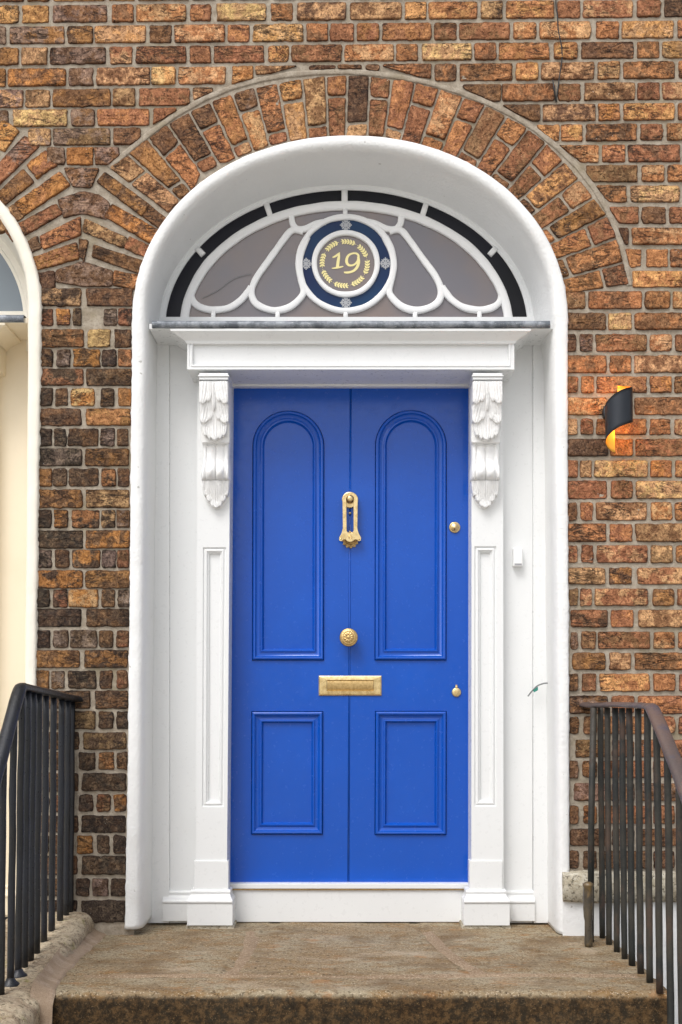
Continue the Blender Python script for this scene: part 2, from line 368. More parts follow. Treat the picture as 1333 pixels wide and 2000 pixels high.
row(859, 858, 32, "1110,1187:dk 1194,1236:Oo 1243,1350:br")
row(901, 900, 31, "1110,1128:rb 1134,1155:tb 1162,1264:tY 1272,1312:oO 1321,1350:oy")
row(941, 940, 33, "1110,1184:rb 1195,1235:br 1244,1350:tY")
row(982, 982, 33, "1110,1126:bd 1135,1157:ro 1165,1263:bt 1273,1312:ot 1320,1350:ob")
row(1024, 1024, 33, "1110,1183:ob 1192,1235:or 1243,1350:tb")
row(1066, 1066, 32, "1111,1127:rt 1137,1158:r 1167,1264:rt 1273,1313:Gt 1321,1350:gG")
row(1110, 1110, 30, "1111,1182:Gt 1192,1233:gd 1246,1350:rt")
row(1151, 1151, 31, "1112,1128:dG 1135,1155:tr 1164,1265:rt 1277,1316:bg 1325,1350:rt")
row(1193, 1192, 32, "1116,1186:rd 1195,1237:or 1248,1350:tb")
row(1235, 1235, 31, "1116,1128:dp 1137,1162:bG 1170,1269:rb 1278,1318:ot 1326,1350:ro")
row(1276, 1276, 31, "1120,1182:gb 1192,1232:tb 1241,1350:bo")
row(1317, 1317, 32, "1112,1128:bd 1138,1163:br 1173,1268:yo 1278,1318:o 1328,1350:r")
row(1360, 1360, 33, "1113,1187:bp 1197,1239:r 1248,1350:ro")
row(1401, 1400, 32, "1113,1130:bd 1142,1165:bG 1173,1268:ob 1278,1317:rt 1327,1350:r")
row(1446, 1446, 32, "1126,1187:Gb 1197,1238:br 1248,1350:rb")
row(1487, 1487, 31, "1113,1128:dp 1139,1165:ob 1173,1268:rb 1278,1317:ro 1327,1350:b")
row(1531, 1531, 32, "1123,1187:pd 1197,1238:bp 1248,1350:pb")
row(1575, 1575, 33, "1113,1130:db 1141,1165:ob 1173,1268:rb 1278,1317:br 1327,1350:b")
row(1620, 1620, 31, "1115,1187:dk 1197,1238:dp 1248,1350:bd")
row(1663, 1663, 32, "1113,1130:kd 1141,1165:kd 1173,1268:dk 1278,1317:dk 1327,1350:d")
NRIGHT = len(BR)
# pier between the two doorways
row(564, 563, 33, "70,158:dt 170,258:bd")
row(604, 603, 31, "70,103:rd 111,136:Or 144,158:dG 204,228:dp 232,258:rd")
row(644, 644, 33, "68,163:bo 173,215:YY 225,256:db")
row(683, 683, 32, "68,102:db 112,137:dp 145,195:bO 200,227:kd 232,257:bo")
row(721, 721, 31, "68,162:dr 170,257:bd")
row(759, 759, 33, "68,102:kd 109,132:bd 140,184:OY 198,223:db 232,256:gO")
row(799, 799, 31, "66,158:db 170,255:go")
row(838, 838, 32, "66,101:kd 107,128:kd 134,191:db 197,223:pd 230,250:bd")
row(877, 877, 32, "64,160:kp 168,251:bg")
row(916, 916, 33, "64,101:gb 104,130:db 135,192:db 200,226:do 231,252:bd")
row(957, 957, 34, "64,160:bg 169,252:bt")
row(997, 997, 33, "63,100:dk 107,132:bO 142,193:do 200,224:dt 229,253:bp")
row(1037, 1037, 33, "62,161:kd 169,253:bO")
row(1075, 1075, 33, "60,100:kp 109,135:db 142,195:dO 201,226:kp 230,251:rb")
row(1115, 1115, 33, "60,160:Od 169,253:bg")
row(1152, 1152, 33, "60,97:kd 105,131:dr 135,191:tO 200,224:db 232,252:dp")
row(1190, 1190, 33, "59,158:kd 170,252:db")
row(1232, 1232, 32, "58,97:kd 105,133:pd 139,189:dp 195,220:db 229,251:br")
row(1271, 1271, 32, "58,155:bg 166,249:dg")
row(1311, 1311, 33, "57,95:gb 101,126:bp 134,188:dk 196,218:bd 229,249:br")
row(1350, 1350, 33, "57,176:db 187,250:db")
row(1390, 1390, 33, "56,95:db 104,133:dk 142,186:dG 194,221:db 229,250:dk")
row(1431, 1431, 32, "56,153:db 163,246:dG")
row(1470, 1470, 32, "55,95:kd 104,142:db 155,186:kd 194,222:bo 229,248:bd")
row(1511, 1511, 33, "55,152:bd 162,245:kd")
row(1553, 1553, 31, "54,95:db 104,142:rb 155,181:dk 190,216:br 224,246:bO")
row(1594, 1594, 31, "54,151:db 161,245:kd")
row(1633, 1633, 33, "53,95:dk 104,141:bd 152,181:Og 191,213:dk 223,246:dk")
row(1673, 1673, 34, "53,150:db 161,246:kd")
row(1717, 1717, 32, "52,95:kd 104,140:db 150,174:kd 182,211:dp 218,245:kd")
row(1760, 1758, 41, "52,150:kd 160,244:kk")
# cut bricks where the two arches meet
def P3(pts, tone):
    q = [(x * 0.3, 200 + y * 0.3) for x, y in pts]; mx = sum(p[0] for p in q) / len(q); my = sum(p[1] for p in q) / len(q)
    def out(p):
        d = math.hypot(p[0] - mx, p[1] - my); k = 1 + 1.9 / max(d, 1); return (mx + (p[0] - mx) * k, my + (p[1] - my) * k)
    BR.append(([out(p) for p in q], tone))
P3([(640,520),(920,735),(970,665),(688,460)], 'gd')
P3([(935,740),(1060,835),(1095,770),(975,672)], 'bd')
P3([(693,745),(1010,935),(1062,850),(735,668)], 'Ob')
P3([(545,840),(800,945),(828,885),(560,762)], 'bt')
P3([(818,950),(960,1010),(990,945),(850,880)], 'br')
P3([(608,1005),(930,1120),(955,1042),(620,932)], 'bd')
P3([(525,1000),(548,1030),(572,905),(520,897)], 'bd')
P3([(368,1165),(540,1190),(725,1195),(737,1102),(540,1042),(372,1098)], 'dp')
P3([(745,1190),(895,1215),(912,1130),(752,1100)], 'ob')
P3([(225,1215),(357,1202),(350,1103),(215,1120)], 'kd')
P3([(-60,260),(30,312),(122,190),(30,120),(-30,150)], 'Oy')
P3([(-60,580),(0,530),(250,290),(160,222),(0,400),(-60,450)], 'rp')
P3([(180,412),(247,492),(362,410),(295,320)], 'rO')
P3([(-50,730),(0,690),(217,520),(150,440),(0,585),(-50,630)], 'bg')
P3([(103,657),(160,732),(452,540),(390,458)], 'Oo')
P3([(-30,850),(30,828),(147,745),(90,670),(0,718)], 'bt')
P3([(40,835),(95,905),(402,725),(365,663)], 'rb')
P3([(385,637),(425,747),(540,715),(690,757),(707,655),(640,605),(530,588)], 'dp')
P3([(268,872),(287,952),(522,862),(520,750)], 'ro')
P3([(120,935),(140,1000),(268,945),(240,873)], 'dk')
P3([(168,1030),(200,1100),(512,1018),(490,918)], 'rg')
P3([(425,430),(480,545),(590,548),(640,435)], 'pb')
NCUT = len(BR)
# main arch ring: joints (outer end, inner end), traced
JR = [((213,330),(326,416)),((252,302),(350,388)),((290,272),(372,371)),((329,244),(393,337)),((371,221),(427,319)),((412,201),(462,306)),
      ((455,186),(494,292)),((498,172),(526,281)),((543,165),(564,272)),((590,156),(602,268)),((637,151),(641,264)),((679,149),(676,264)),
      ((723,150),(718,262)),((766,156),(752,264)),((812,164),(783,273)),((859,176),(821,283)),((905,191),(861,297)),((948,207),(893,308)),
      ((989,229),(928,329)),((1030,253),(954,353)),((1066,281),(986,376)),((1100,316),(1005,399)),((1131,350),(1031,427)),((1159,387),(1049,455)),
      ((1184,422),(1068,480)),((1203,466),(1077,511)),((1217,513),(1093,546)),((1228,557),(1103,576))]
JS = ['h','l','h','l','h','l','h','l','h','l','h','l','h','l','h','l','h','l','h','l','h','l','h','l','h','l','h']
JT = ['bt bt','gb b','bd o','bd r','bd or','go rt','bp to','ob r','yO yt','bt r','or rb','kd t','rb rb','ro t','or r','ot o','ro or','bG rb','o ro','rb b','or rb','by b','to br','gb o','br og','ob b','rd bo']
def lp(a, b, t): return (a[0] + (b[0] - a[0]) * t, a[1] + (b[1] - a[1]) * t)
def ringbricks(J, S, T, gap=3.3, ext=0.015):
    for i in range(len(J) - 1):
        (o0, i0), (o1, i1) = J[i], J[i + 1]
        def side(a, b, sgn, oth):   # shift a joint line inwards by half a joint
            dx, dy = b[0] - a[0], b[1] - a[1]; L = math.hypot(dx, dy); n = (-dy / L, dx / L)
            if (oth[0] - a[0]) * n[0] + (oth[1] - a[1]) * n[1] < 0: n = (-n[0], -n[1])
            return (a[0] + n[0] * gap, a[1] + n[1] * gap), (b[0] + n[0] * gap, b[1] + n[1] * gap)
        a0, b0 = side(o0, i0, 1, o1); a1, b1 = side(o1, i1, 1, o0)
        L = math.hypot(i0[0] - o0[0], i0[1] - o0[1]); dg = 3.9 / L
        sp = random.uniform(0.34, 0.39) if S[i] == 'h' else random.uniform(0.80, 0.86)
        t1, t2 = T[i].split()
        s0 = 0.0
        for u0, u1, tn in ((s0, sp - dg, t1), (sp + dg, 1.0 + ext, t2)):
            BR.append(([lp(a0, b0, u0), lp(a0, b0, u1), lp(a1, b1, u1), lp(a1, b1, u0)], tn))
ringbricks(JR, JS, JT)
NVIS = len(BR)
# outer mortar band of the arch
BAND = [(214,327),(255,291),(300,255),(345,223),(400,192),(455,170),(505,156),(560,146),(620,141),(680,140),(730,143),(780,150),(840,162),(900,180),(950,199),(1000,223),(1045,252),(1090,288),(1130,327),(1162,368),(1187,410),(1206,455),(1220,500),(1230,557)]
def clip(poly, a, b, keep):
    """clip convex polygon by the line a-b, keep the side where the point 'keep' lies"""
    nx, ny = -(b[1] - a[1]), b[0] - a[0]
    s = 1 if (keep[0] - a[0]) * nx + (keep[1] - a[1]) * ny > 0 else -1
    f = lambda p: s * ((p[0] - a[0]) * nx + (p[1] - a[1]) * ny)
    out = []
    for i in range(len(poly)):
        p, q = poly[i], poly[(i + 1) % len(poly)]; fp, fq = f(p), f(q)
        if fp >= 0: out.append(p)
        if fp * fq < 0: out.append(lp(p, q, fp / (fp - fq)))
    return out
BC = (684, 640)
def clip_band(poly):
    cx = sum(p[0] for p in poly) / len(poly)
    out = poly
    for i in range(len(BAND) - 1):
        a, b = BAND[i], BAND[i + 1]
        m = ((a[0] + b[0]) / 2, (a[1] + b[1]) / 2)
        # only segments near the brick
        x0 = min(p[0] for p in poly) - 4; x1 = max(p[0] for p in poly) + 4
        if b[0] < x0 or a[0] > x1: continue
        y0 = min(p[1] for p in poly) - 6; y1 = max(p[1] for p in poly) + 6
        if max(a[1], b[1]) < y0 or min(a[1], b[1]) > y1: continue
        d = (m[0] - BC[0], m[1] - BC[1]); L = math.hypot(*d); off = 6.0
        # shift band line outward by half its width
        nx, ny = (b[1] - a[1]), -(b[0] - a[0]); l = math.hypot(nx, ny); nx /= l; ny /= l
        if nx * d[0] + ny * d[1] < 0: nx, ny = -nx, -ny
        a2 = (a[0] + nx * off, a[1] + ny * off); b2 = (b[0] + nx * off, b[1] + ny * off)
        out = clip(out, a2, b2, (m[0] + d[0], m[1] + d[1]))
        if len(out) < 3: return None
    return out
def area(p): return abs(sum(p[i][0] * p[(i + 1) % len(p)][1] - p[(i + 1) % len(p)][0] * p[i][1] for i in range(len(p)))) / 2
for i in range(NRIGHT):
    q = clip_band(BR[i][0])
    BR[i] = (q if q and area(q) > 60 else None, BR[i][1])
for i in range(NRIGHT):
    # left arch band of the neighbour cuts the two bricks at x<60
    pass
# procedural bond outside the picture, so that the wall goes on
NOFF = -1038      # the neighbouring doorway is the same one, this many traced pixels to the left
def inside_neigh(x, y):
    dx = (x - (684 + NOFF)) / 556.0; dy = (y - 640) / 505.0
    return (y < 640 and dx * dx + dy * dy < 1) or (y >= 640 and abs(x - (684 + NOFF)) < 432)
def fill(x0, x1, ya, yb, test=None):
    y = yb; k = 0
    while y > ya:
        x = x0 - random.uniform(0, 60); lng = k % 2 == 0
        while x < x1:
            L = 96 if lng else 41
            xa, xb = max(x, x0), min(x + L, x1)
            if xb - xa > 14 and not (test and any(test(px, py) for px in (xa, xb) for py in (y, y - 32))):
                tn = random.choice(['ob', 'bo', 'rb', 'to', 'ot', 'r', 'bd', 'gb', 'td', 'o'])
                BR.append(([(xa, y - 31), (xa, y), (xb, y), (xb, y - 31)], tn))
            x += L + 9; lng = not lng
        y -= 41.5; k += 1
fill(-1500, 1800, -420, -45)
fill(1356, 1800, -45, 1697)
fill(-1500, -8, -45, 1790, lambda x, y: inside_neigh(x, y) or (x > -70 and y > 205))
JN = []
for k in range(26):
    a = math.pi * (0.30 + 0.71 * k / 25.0)
    cx = 684 + NOFF; JN.append(((cx + 548 * math.cos(a), 645 - 496 * math.sin(a)), (cx + 420 * math.cos(a), 650 - 380 * math.sin(a))))
JN = [j for j in JN if j[0][0] < -10]
ringbricks(JN, ['h' if i % 2 else 'l' for i in range(len(JN))], [random.choice(['ob rb', 'rb o', 'bd t', 'gb ro', 'o bd']) for _ in JN])

def grow(P, d):
    n = len(P); out = []
    for i in range(n):
        p0, p, p1 = P[i - 1], P[i], P[(i + 1) % n]
        a = p - p0; b = p1 - p
        if a.length < 1e-6 or b.length < 1e-6: out.append(p); continue
        a.normalize(); b.normalize(); na = Vector((a.y, -a.x)); nb = Vector((b.y, -b.x)); bis = na + nb
        if bis.length < 1e-3: out.append(p); continue
        bis.normalize(); out.append(p + bis * (d / max(0.4, bis.dot(na))))
    return out
def add_brick(m, poly, tone, fine=True):
    P = [Vector((at(p[0], p[1]).x, at(p[0], p[1]).z)) for p in poly]
    # orientation counterclockwise in x,z
    A = sum(P[i].x * P[(i + 1) % len(P)].y - P[(i + 1) % len(P)].x * P[i].y for i in range(len(P)))
    if A < 0: P.reverse()
    step = 0.0055 if fine else 0.03
    P = [Vector(p) for p in grow(P, 0.0024)]
    pts = []
    for i in range(len(P)):
        a, b = P[i], P[(i + 1) % len(P)]; n = max(1, int((b - a).length / step))
        for k in range(n): pts.append(a.lerp(b, k / n))
    if fine:
        for _ in range(random.choice((1, 1, 2, 3))):
            pts = [(pts[i - 1] + pts[i] * 2 + pts[(i + 1) % len(pts)]) / 4 for i in range(len(pts))]
    c = sum(P, Vector((0, 0))) / len(P)
    # principal axis
    far = max(P, key=lambda p: (p - c).length); sxx = sum((p.x - c.x) ** 2 for p in pts); syy = sum((p.y - c.y) ** 2 for p in pts); sxy = sum((p.x - c.x) * (p.y - c.y) for p in pts)
    th = 0.5 * math.atan2(2 * sxy, sxx - syy); ax = Vector((math.cos(th), math.sin(th)))
    L = max(abs((p - c).dot(ax)) for p in pts); W = max(abs((p - c).dot(Vector((-ax.y, ax.x)))) for p in pts)
    hl = max(0.0, L - W)
    sd = random.random() * 100; proud = random.uniform(-0.0015, 0.0025)
    tilt = (random.uniform(-.03, .03), random.uniform(-.05, .05))
    lv = [(0.0, 0.012), (0.005, 0.001), (0.045, -0.0021), (0.12, -0.003), (0.36, -0.003), (0.6, -0.003), (0.82, -0.003)] if fine else [(0.0, 0.012), (0.06, -0.002)]
    jr = random.uniform(0.7, 1.4)
    for i, p in enumerate(pts):
        if fine:
            d = (p - c).normalized()
            k = (nz((p.x * 30, p.y * 30, sd)) * 0.0032 + nz((p.x * 95, p.y * 95, sd + 5)) * 0.0024) * jr
            pts[i] = p + d * k
    rings = []
    ca = [lin(v) for v in TONE[tone[0]]]; cb = [lin(v) for v in TONE[tone[-1]]]
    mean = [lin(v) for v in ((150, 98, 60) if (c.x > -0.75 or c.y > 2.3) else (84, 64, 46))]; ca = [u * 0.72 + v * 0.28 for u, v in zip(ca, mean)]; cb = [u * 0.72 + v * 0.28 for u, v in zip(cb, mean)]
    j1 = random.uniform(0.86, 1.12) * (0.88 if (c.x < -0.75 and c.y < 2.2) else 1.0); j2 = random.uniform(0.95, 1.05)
    rn = random.random()
    for t_, y in lv:
        ring = []
        for p in pts:
            s = max(-hl, min(hl, (p - c).dot(ax))); q = c + ax * s; v = p.lerp(q, t_)
            yy = y - proud
            if t_ > 0.05:
                yy += (v.x - c.x) * tilt[0] + (v.y - c.y) * tilt[1]
                if fine: yy += nz((v.x * 32, v.y * 45, sd)) * 0.0034 + nz((v.x * 100, v.y * 130, sd + 9)) * 0.0036
            ring.append(m.vert((v.x, yy, v.y)))
            for k in range(3): m.ca.append(ca[k] * j1 * (j2 if k == 1 else 1) * 1.08)
            m.ca.append(1)
            for k in range(3): m.cb.append(cb[k] * j1 * (j2 if k == 1 else 1) * 1.08)
            m.cb.append(1)
            m.ed.append(max(0.0, 1 - t_ / 0.22)); m.rn.append(rn)
        rings.append(ring)
    for k in range(len(rings) - 1): m.ring_strip(rings[k], rings[k + 1], True, 0, fine, flip=False)
    # close along the spine: split ring into two sides
    last = rings[-1]; m.face(last, 0, fine)
def wall_mesh(sel):
    m = MB(); m.ca = []; m.cb = []; m.ed = []; m.rn = []
    for poly, tone, fine in sel: add_brick(m, poly, tone, fine)
    return m
def pad(m):
    n = len(m.v) - len(m.ed)
    m.ca += [0.3, 0.2, 0.1, 1] * n; m.cb += [0.3, 0.2, 0.1, 1] * n; m.ed += [0.0] * n; m.rn += [0.0] * n
    m.at = {'colA': ('FLOAT_COLOR', m.ca), 'colB': ('FLOAT_COLOR', m.cb), 'edge': ('FLOAT', m.ed), 'rnd': ('FLOAT', m.rn)}

# ------------------------------------------------------------------ opening outlines (world x,z on the wall face)
def ell(cx, cy, a, b, x0, x1, n, ex=2.0):
    out = []
    for k in range(n + 1):
        t = math.pi * (1 - k / n); c, s = math.cos(t), math.sin(t)
        out.append((cx + a * math.copysign(abs(c) ** (2 / ex), c), cy - b * abs(s) ** (2 / ex)))
    return out
def surround_paths():
    inner = [(279, 1813), (281, 1500), (286, 1000), (290, 700)] + ell(683.5, 612, 393.5, 317, 0, 0, 72, 2.06) + [(1079, 700), (1082, 1000), (1086, 1500), (1088, 1823)]
    outer = [(244.5, 1813), (250, 1500), (255, 1000), (258, 700)] + ell(684, 630, 425.5, 363, 0, 0, 72, 2.08) + [(1109, 700), (1109.5, 1000), (1112, 1500), (1113, 1823)]
    return inner, outer
def resample(path, n):
    d = [0]
    for a, b in zip(path, path[1:]): d.append(d[-1] + math.hypot(b[0] - a[0], b[1] - a[1]))
    out = []; j = 0
    for k in range(n):
        s = d[-1] * k / (n - 1)
        while j < len(d) - 2 and d[j + 1] < s: j += 1
        out.append(lp(path[j], path[j + 1], (s - d[j]) / (d[j + 1] - d[j])))
    return out
NB_SHIFT = Vector((NOFF / 550.0, 0, 12 / 550.0))
XSPLIT = X(157, 900)
def mortar_sheet(m, hole, x0, x1, z0, z1, y, mi):
    outer = [(x0, z0), (x1, z0), (x1, z1), (x0, z1)]
    polys = [[Vector((p[0], p[1], 0)) for p in outer], [Vector((p[0], p[1], 0)) for p in hole]]
    flat = outer + list(hole)
    idx = [m.vert((p[0], y, p[1])) for p in flat]
    for tri in geometry.tessellate_polygon(polys): m.face([idx[i] for i in tri], mi)
# ------------------------------------------------------------------ the house: wall
house = empty('brick_house', (0, 0, 0))
tag(house, 'weathered orange brick house front with a blue panelled door under an arched fanlight', 'house')
nhouse = empty('neighbouring_house', (NB_SHIFT.x, 0, 0))
tag(nhouse, 'neighbouring house at the left edge with a cream doorway under an ivory arch', 'house')
LEFT, RIGHT, TOP = X(-1500, 900), X(1800, 900), Z(700, -420)
inner_px, outer_px = surround_paths()
mid = [lp(a, b, 0.5) for a, b in zip(inner_px, outer_px)]
hole = [(X(*p), Z(*p)) for p in mid]; zb = -0.12
hole = [(hole[0][0], zb)] + hole + [(hole[-1][0], zb)]
nhole = [(p[0] + NB_SHIFT.x, p[1] + (NB_SHIFT.z if i not in (0, len(hole) - 1) else 0)) for i, p in enumerate(hole)]
selR, selL = [], []
for i, (poly, tone) in enumerate(BR):
    if not poly: continue
    cx = sum(p[0] for p in poly) / len(poly)
    (selL if cx < 157 else selR).append((poly, tone, i < NVIS))
m = wall_mesh(selR)
mortar_sheet(m, hole, XSPLIT, RIGHT, -2.6, TOP, 0.0025, 1)
# raised mortar band around the arch
def band(m, pts, w=0.0105, h=0.0050, mi=1):
    W = [at(*p) for p in resample(pts, 160)]
    rings = []
    for i, p in enumerate(W):
        d = (W[min(i + 1, len(W) - 1)] - W[max(i - 1, 0)]).normalized(); n = Vector((-d.z, 0, d.x))
        ww = w * (1 + 0.18 * nz(p, 12)); ring = []
        for k in range(7):
            t = math.pi * k / 6
            ring.append(m.vert(p + n * (ww * math.cos(t)) + Vector((0, 0.003 - h * math.sin(t) ** 0.35 + 0.001 * nz(p, 60, k), 0))))
        rings.append(ring)
    for a, b in zip(rings, rings[1:]): m.ring_strip(a, b, False, mi, True)
band(m, BAND)
pad(m)
wall = m.build('wall', [m_brick, m_mortar], house)
m = wall_mesh(selL)
mortar_sheet(m, nhole, LEFT, XSPLIT, -2.6, TOP, 0.0025, 1)
pad(m)
nwall = m.build('wall', [m_brick, m_mortar], nhouse)

# ------------------------------------------------------------------ plaster surrounds (rounded arris, rough hand-trowelled paint)
def surround(name, mt, parent, shift=Vector((0, 0, 0)), seed=0, ragged=1.0, depth=0.222):
    m = MB(); n = 420
    ip = resample(inner_px, n); op = resample(outer_px, n)
    # keep both paths in step by using the same parameter on the traced pairs
    ip, op = [], []
    for k in range(n):
        u = k / (n - 1) * (len(inner_px) - 1); j = min(int(u), len(inner_px) - 2)
        ip.append(lp(inner_px[j], inner_px[j + 1], u - j)); op.append(lp(outer_px[j], outer_px[j + 1], u - j))
    prof = [(0.0, 0.006), (0.01, -0.006), (0.05, -0.0135), (0.14, -0.017), (0.28, -0.018), (0.46, -0.018), (0.60, -0.017), (0.72, -0.014), (0.83, -0.008), (0.91, 0.002), (0.97, 0.014), (1.0, 0.032), (1.01, 0.06), (1.01, 0.10), (1.01, 0.14), (1.01, 0.18), (1.01, depth)]
    cols = []
    for i in range(n):
        a = at(*op[i]); b = at(*ip[i]); col = []
        # behind the arris the arch is splayed down to the fanlight, the jambs run straight back
        q = ip[i]; c = Vector((b.x, depth, b.z)); k_ = sm(700, 600, q[1])
        if k_ > 0:
            ex = max(-1.0, min(1.0, (q[0] - 683.5) / 393.5)); sg = max(0.0, (612 - q[1]) / 317.0); L2 = math.hypot(ex, sg) or 1
            cc = at(677 + 364.5 * ex / L2, 640 - 275 * sg / L2, depth); c = c.lerp(cc, k_)
        for k, (t, y) in enumerate(prof):
            p = a.lerp(b, t) if t <= 1 else b.lerp(c, (y - 0.032) / (depth - 0.032)); p.y = y
            if k == 0 or k == 1:
                d = (a - b).normalized(); p += d * (0.0022 * nz(p, 45, seed) + 0.0018 * nz(p, 140, seed + 3)) * ragged
            p += Vector((0.0022 * nz(p, 5, seed + 1), 0.0020 * nz(p, 16, seed) + 0.0026 * nz(p, 5, seed), 0.0022 * nz(p, 5, seed + 2)))
            col.append(m.vert(p + shift))
        cols.append(col)
    for a, b in zip(cols, cols[1:]): m.ring_strip(a, b, False, 0, True)
    m.face(cols[0]); m.face(cols[-1][::-1])
    return m.build(name, mt, parent)
# resample the traced straight parts so that the sweep is even
def densify(path, ref):
    return path
def even(inner, outer, step=22):
    I, O = [inner[0]], [outer[0]]
    for k in range(len(inner) - 1):
        L = max(math.hypot(inner[k+1][0]-inner[k][0], inner[k+1][1]-inner[k][1]), math.hypot(outer[k+1][0]-outer[k][0], outer[k+1][1]-outer[k][1]))
        q = max(1, int(L / step))
        for j in range(1, q + 1): I.append(lp(inner[k], inner[k+1], j / q)); O.append(lp(outer[k], outer[k+1], j / q))
    return I, O
inner_px, outer_px = even(inner_px, outer_px, 11)
sur = surround('plaster_surround', m_plaster, house, ragged=1.7)
nsur = surround('plaster_surround', m_ivory, nhouse, NB_SHIFT, 5, 2.2)

# ------------------------------------------------------------------ boards, pilasters, lintel (one set, reused for the neighbour in cream)
YB = 0.20      # side boards
YD = 0.262     # door face
def mould3(m, x0, x1, y, yb, zt, zm, out, side):
    """ogee base moulding returned round three sides"""
    prof = [(0.0, 0.10), (0.02, 0.34), (0.10, 0.42), (0.20, 0.44), (0.27, 0.40), (0.30, 0.36), (0.42, 0.40), (0.55, 0.52), (0.66, 0.72), (0.74, 0.93), (0.80, 1.0), (0.90, 1.02), (0.97, 0.98), (0.985, 0.92)]
    rings = []
    for f, o in prof:
        yy = y - out * o; ins = (1 - o) * out * side * 0.55; z = lerp(zt, zm, f)
        rings.append([m.vert(p) for p in ((x0 + ins, yb, z), (x0 + ins, yy, z), (x1 - ins, yy, z), (x1 - ins, yb, z))])
    m.face(rings[0][::-1])
    for a, b in zip(rings, rings[1:]): m.ring_strip(a, b, False)
    m.face(rings[-1])
def doorcase(parent, mt, mtc, sh, full=True):
    def T(m):
        m.v = [(x + sh.x, y, z + sh.z) for x, y, z in m.v]; return m
    # side boards
    m = MB()
    m.pxbox([(297, 640), (288, 1803), (331, 1803), (331, 640)], YB - 0.012, YB + 0.03)
    m.pxbox([(331.7, 640), (331.7, 1803), (400, 1803), (400, 640)], YB, YB + 0.03)
    T(m).build('side_board', mt, parent, 0.002)
    m = MB()
    m.pxbox([(970, 640), (970, 1803), (1041, 1803), (1041, 640)], YB, YB + 0.03)
    m.pxbox([(1041.7, 640), (1042.7, 1803), (1082, 1803), (1080, 640)], YB - 0.012, YB + 0.03)
    T(m).build('side_board', mt, parent, 0.002)
    # skirting on the boards
    for xs in ((318, 385), (975, 1045)):
        m = MB(); x0, x1 = X(xs[0], 1780, YB - 0.02), X(xs[1], 1780, YB - 0.02)
        zt, zm, z0 = Z(0, 1741, YB - 0.02), Z(0, 1764, YB - 0.02), Z(0, 1799, YB - 0.02)
        m.box(x0, x1, YB - 0.022, YB + 0.01, z0, zm)
        mould3(m, x0, x1, YB, YB + 0.01, zt, zm, 0.026, 0.0)
        T(m).build('skirting', mt, parent, 0.003)
    # pilasters
    YP = 0.145
    for side, (xl, xr, xlb, xrb, fl, fr, ft, fb, pl, pr) in enumerate(((386, 451, 383, 443, 397, 441.5, 1069, 1576, 366, 455), (921.5, 983, 921, 984, 927, 970, 1067, 1575, 906, 996))):
        m = MB()
        TL, BL, BRr, TRr = at(xl, 730, YP), at(xlb, 1800, YP), at(xrb, 1800, YP), at(xr, 730, YP)
        h0, h1, h2, h3 = at(fl, ft, YP), at(fl - 2 * (1 - side), fb, YP), at(fr - 4 * (1 - side), fb, YP), at(fr, ft, YP)
        o = [m.vert(p) for p in (TL, BL, BRr, TRr)]; h = [m.vert(p) for p in (h0, h1, h2, h3)]
        for i in range(4):
            j = (i + 1) % 4; m.face((o[i], o[j], h[j], h[i]))
        bk = [m.vert((p.x, YD + 0.04, p.z)) for p in (TL, BL, BRr, TRr)]
        for i in range(4):
            j = (i + 1) % 4; m.face((o[j], o[i], bk[i], bk[j]))
        # stepped sunk panel
        prev = h; cs = [h0, h1, h2, h3]; c = sum(cs, Vector()) / 4
        W = (h3 - h0).length
        for off, yy in ((0.0, 0.004), (0.004, 0.006), (0.010, 0.0015), (0.0135, 0.0015), (0.019, 0.009), (0.0215, 0.0095), (0.022, 0.017)):
            ring = []
            for p, (sx, sz) in zip(cs, ((1, -1), (1, 1), (-1, 1), (-1, -1))):
                ring.append(m.vert((p.x + sx * off, YP + yy, p.z + sz * off)))
            for i in range(4):
                j = (i + 1) % 4; m.face((prev[i], prev[j], ring[j], ring[i]))
            prev = ring
        m.face(prev)
        T(m).build('pilaster', mt, parent)
        # pilaster base: a slight lower plinth board, moulding, block
        m = MB()
        zt = Z(0, 1681, YP); x0, x1 = X(xlb - 3 + (0 if side else 0), 1700, YP), X(xrb + (1 if side else -2), 1700, YP)
        if side == 1: x0 = X(917, 1700, YP); x1 = X(981, 1700, YP)
        else: x0 = X(380, 1700, YP); x1 = X(447, 1700, YP)
        zt2, zm, z0 = Z(0, 1739, YP - 0.03), Z(0, 1764, YP - 0.03), 0.012
        m.box(x0, x1, YP - 0.006, YP + 0.05, zt2 - 0.01, zt)
        X0, X1 = X(pl, 1790, YP - 0.03), X(pr, 1790, YP - 0.03)
        m.box(X0, X1, YP - 0.034, YP + 0.10, z0, zm)
        mould3(m, X0, X1, YP, YP + 0.06, zt2, zm, 0.038, 0.8)
        T(m).build('pilaster_base', mt, parent, 0.003)
        m = MB(); m.box(X0 - 0.006, X1 + 0.004, YP - 0.028, YP + 0.09, -0.01, 0.011)
        T(m).build('base_stone', m_string, parent, 0.003)
    # lintel: soffit board, cavetto cornice, panelled frieze box
    YF = 0.028
    m = MB()
    zs = Z(0, 641, -0.012)
    m.box(X(292, 645), X(1080, 645), 0.0, YB + 0.05, zs, zs + 0.02)
    T(m).build('soffit_board', mt, parent, 0.002)
    fl_, fr_, ft_, fb_ = 366, 1005, 663, 721.5
    xL, xR = X(fl_, 690, YF), X(fr_, 690, YF); zT, zB = Z(0, ft_, YF), Z(0, fb_, YF)
    m = MB(); prof = [(-0.014 + 0.002, 0.0), (-0.012, 0.010), (0.000, 0.012), (0.004, 0.020), (0.016, 0.030), (0.026, 0.034), (0.034, 0.035)]
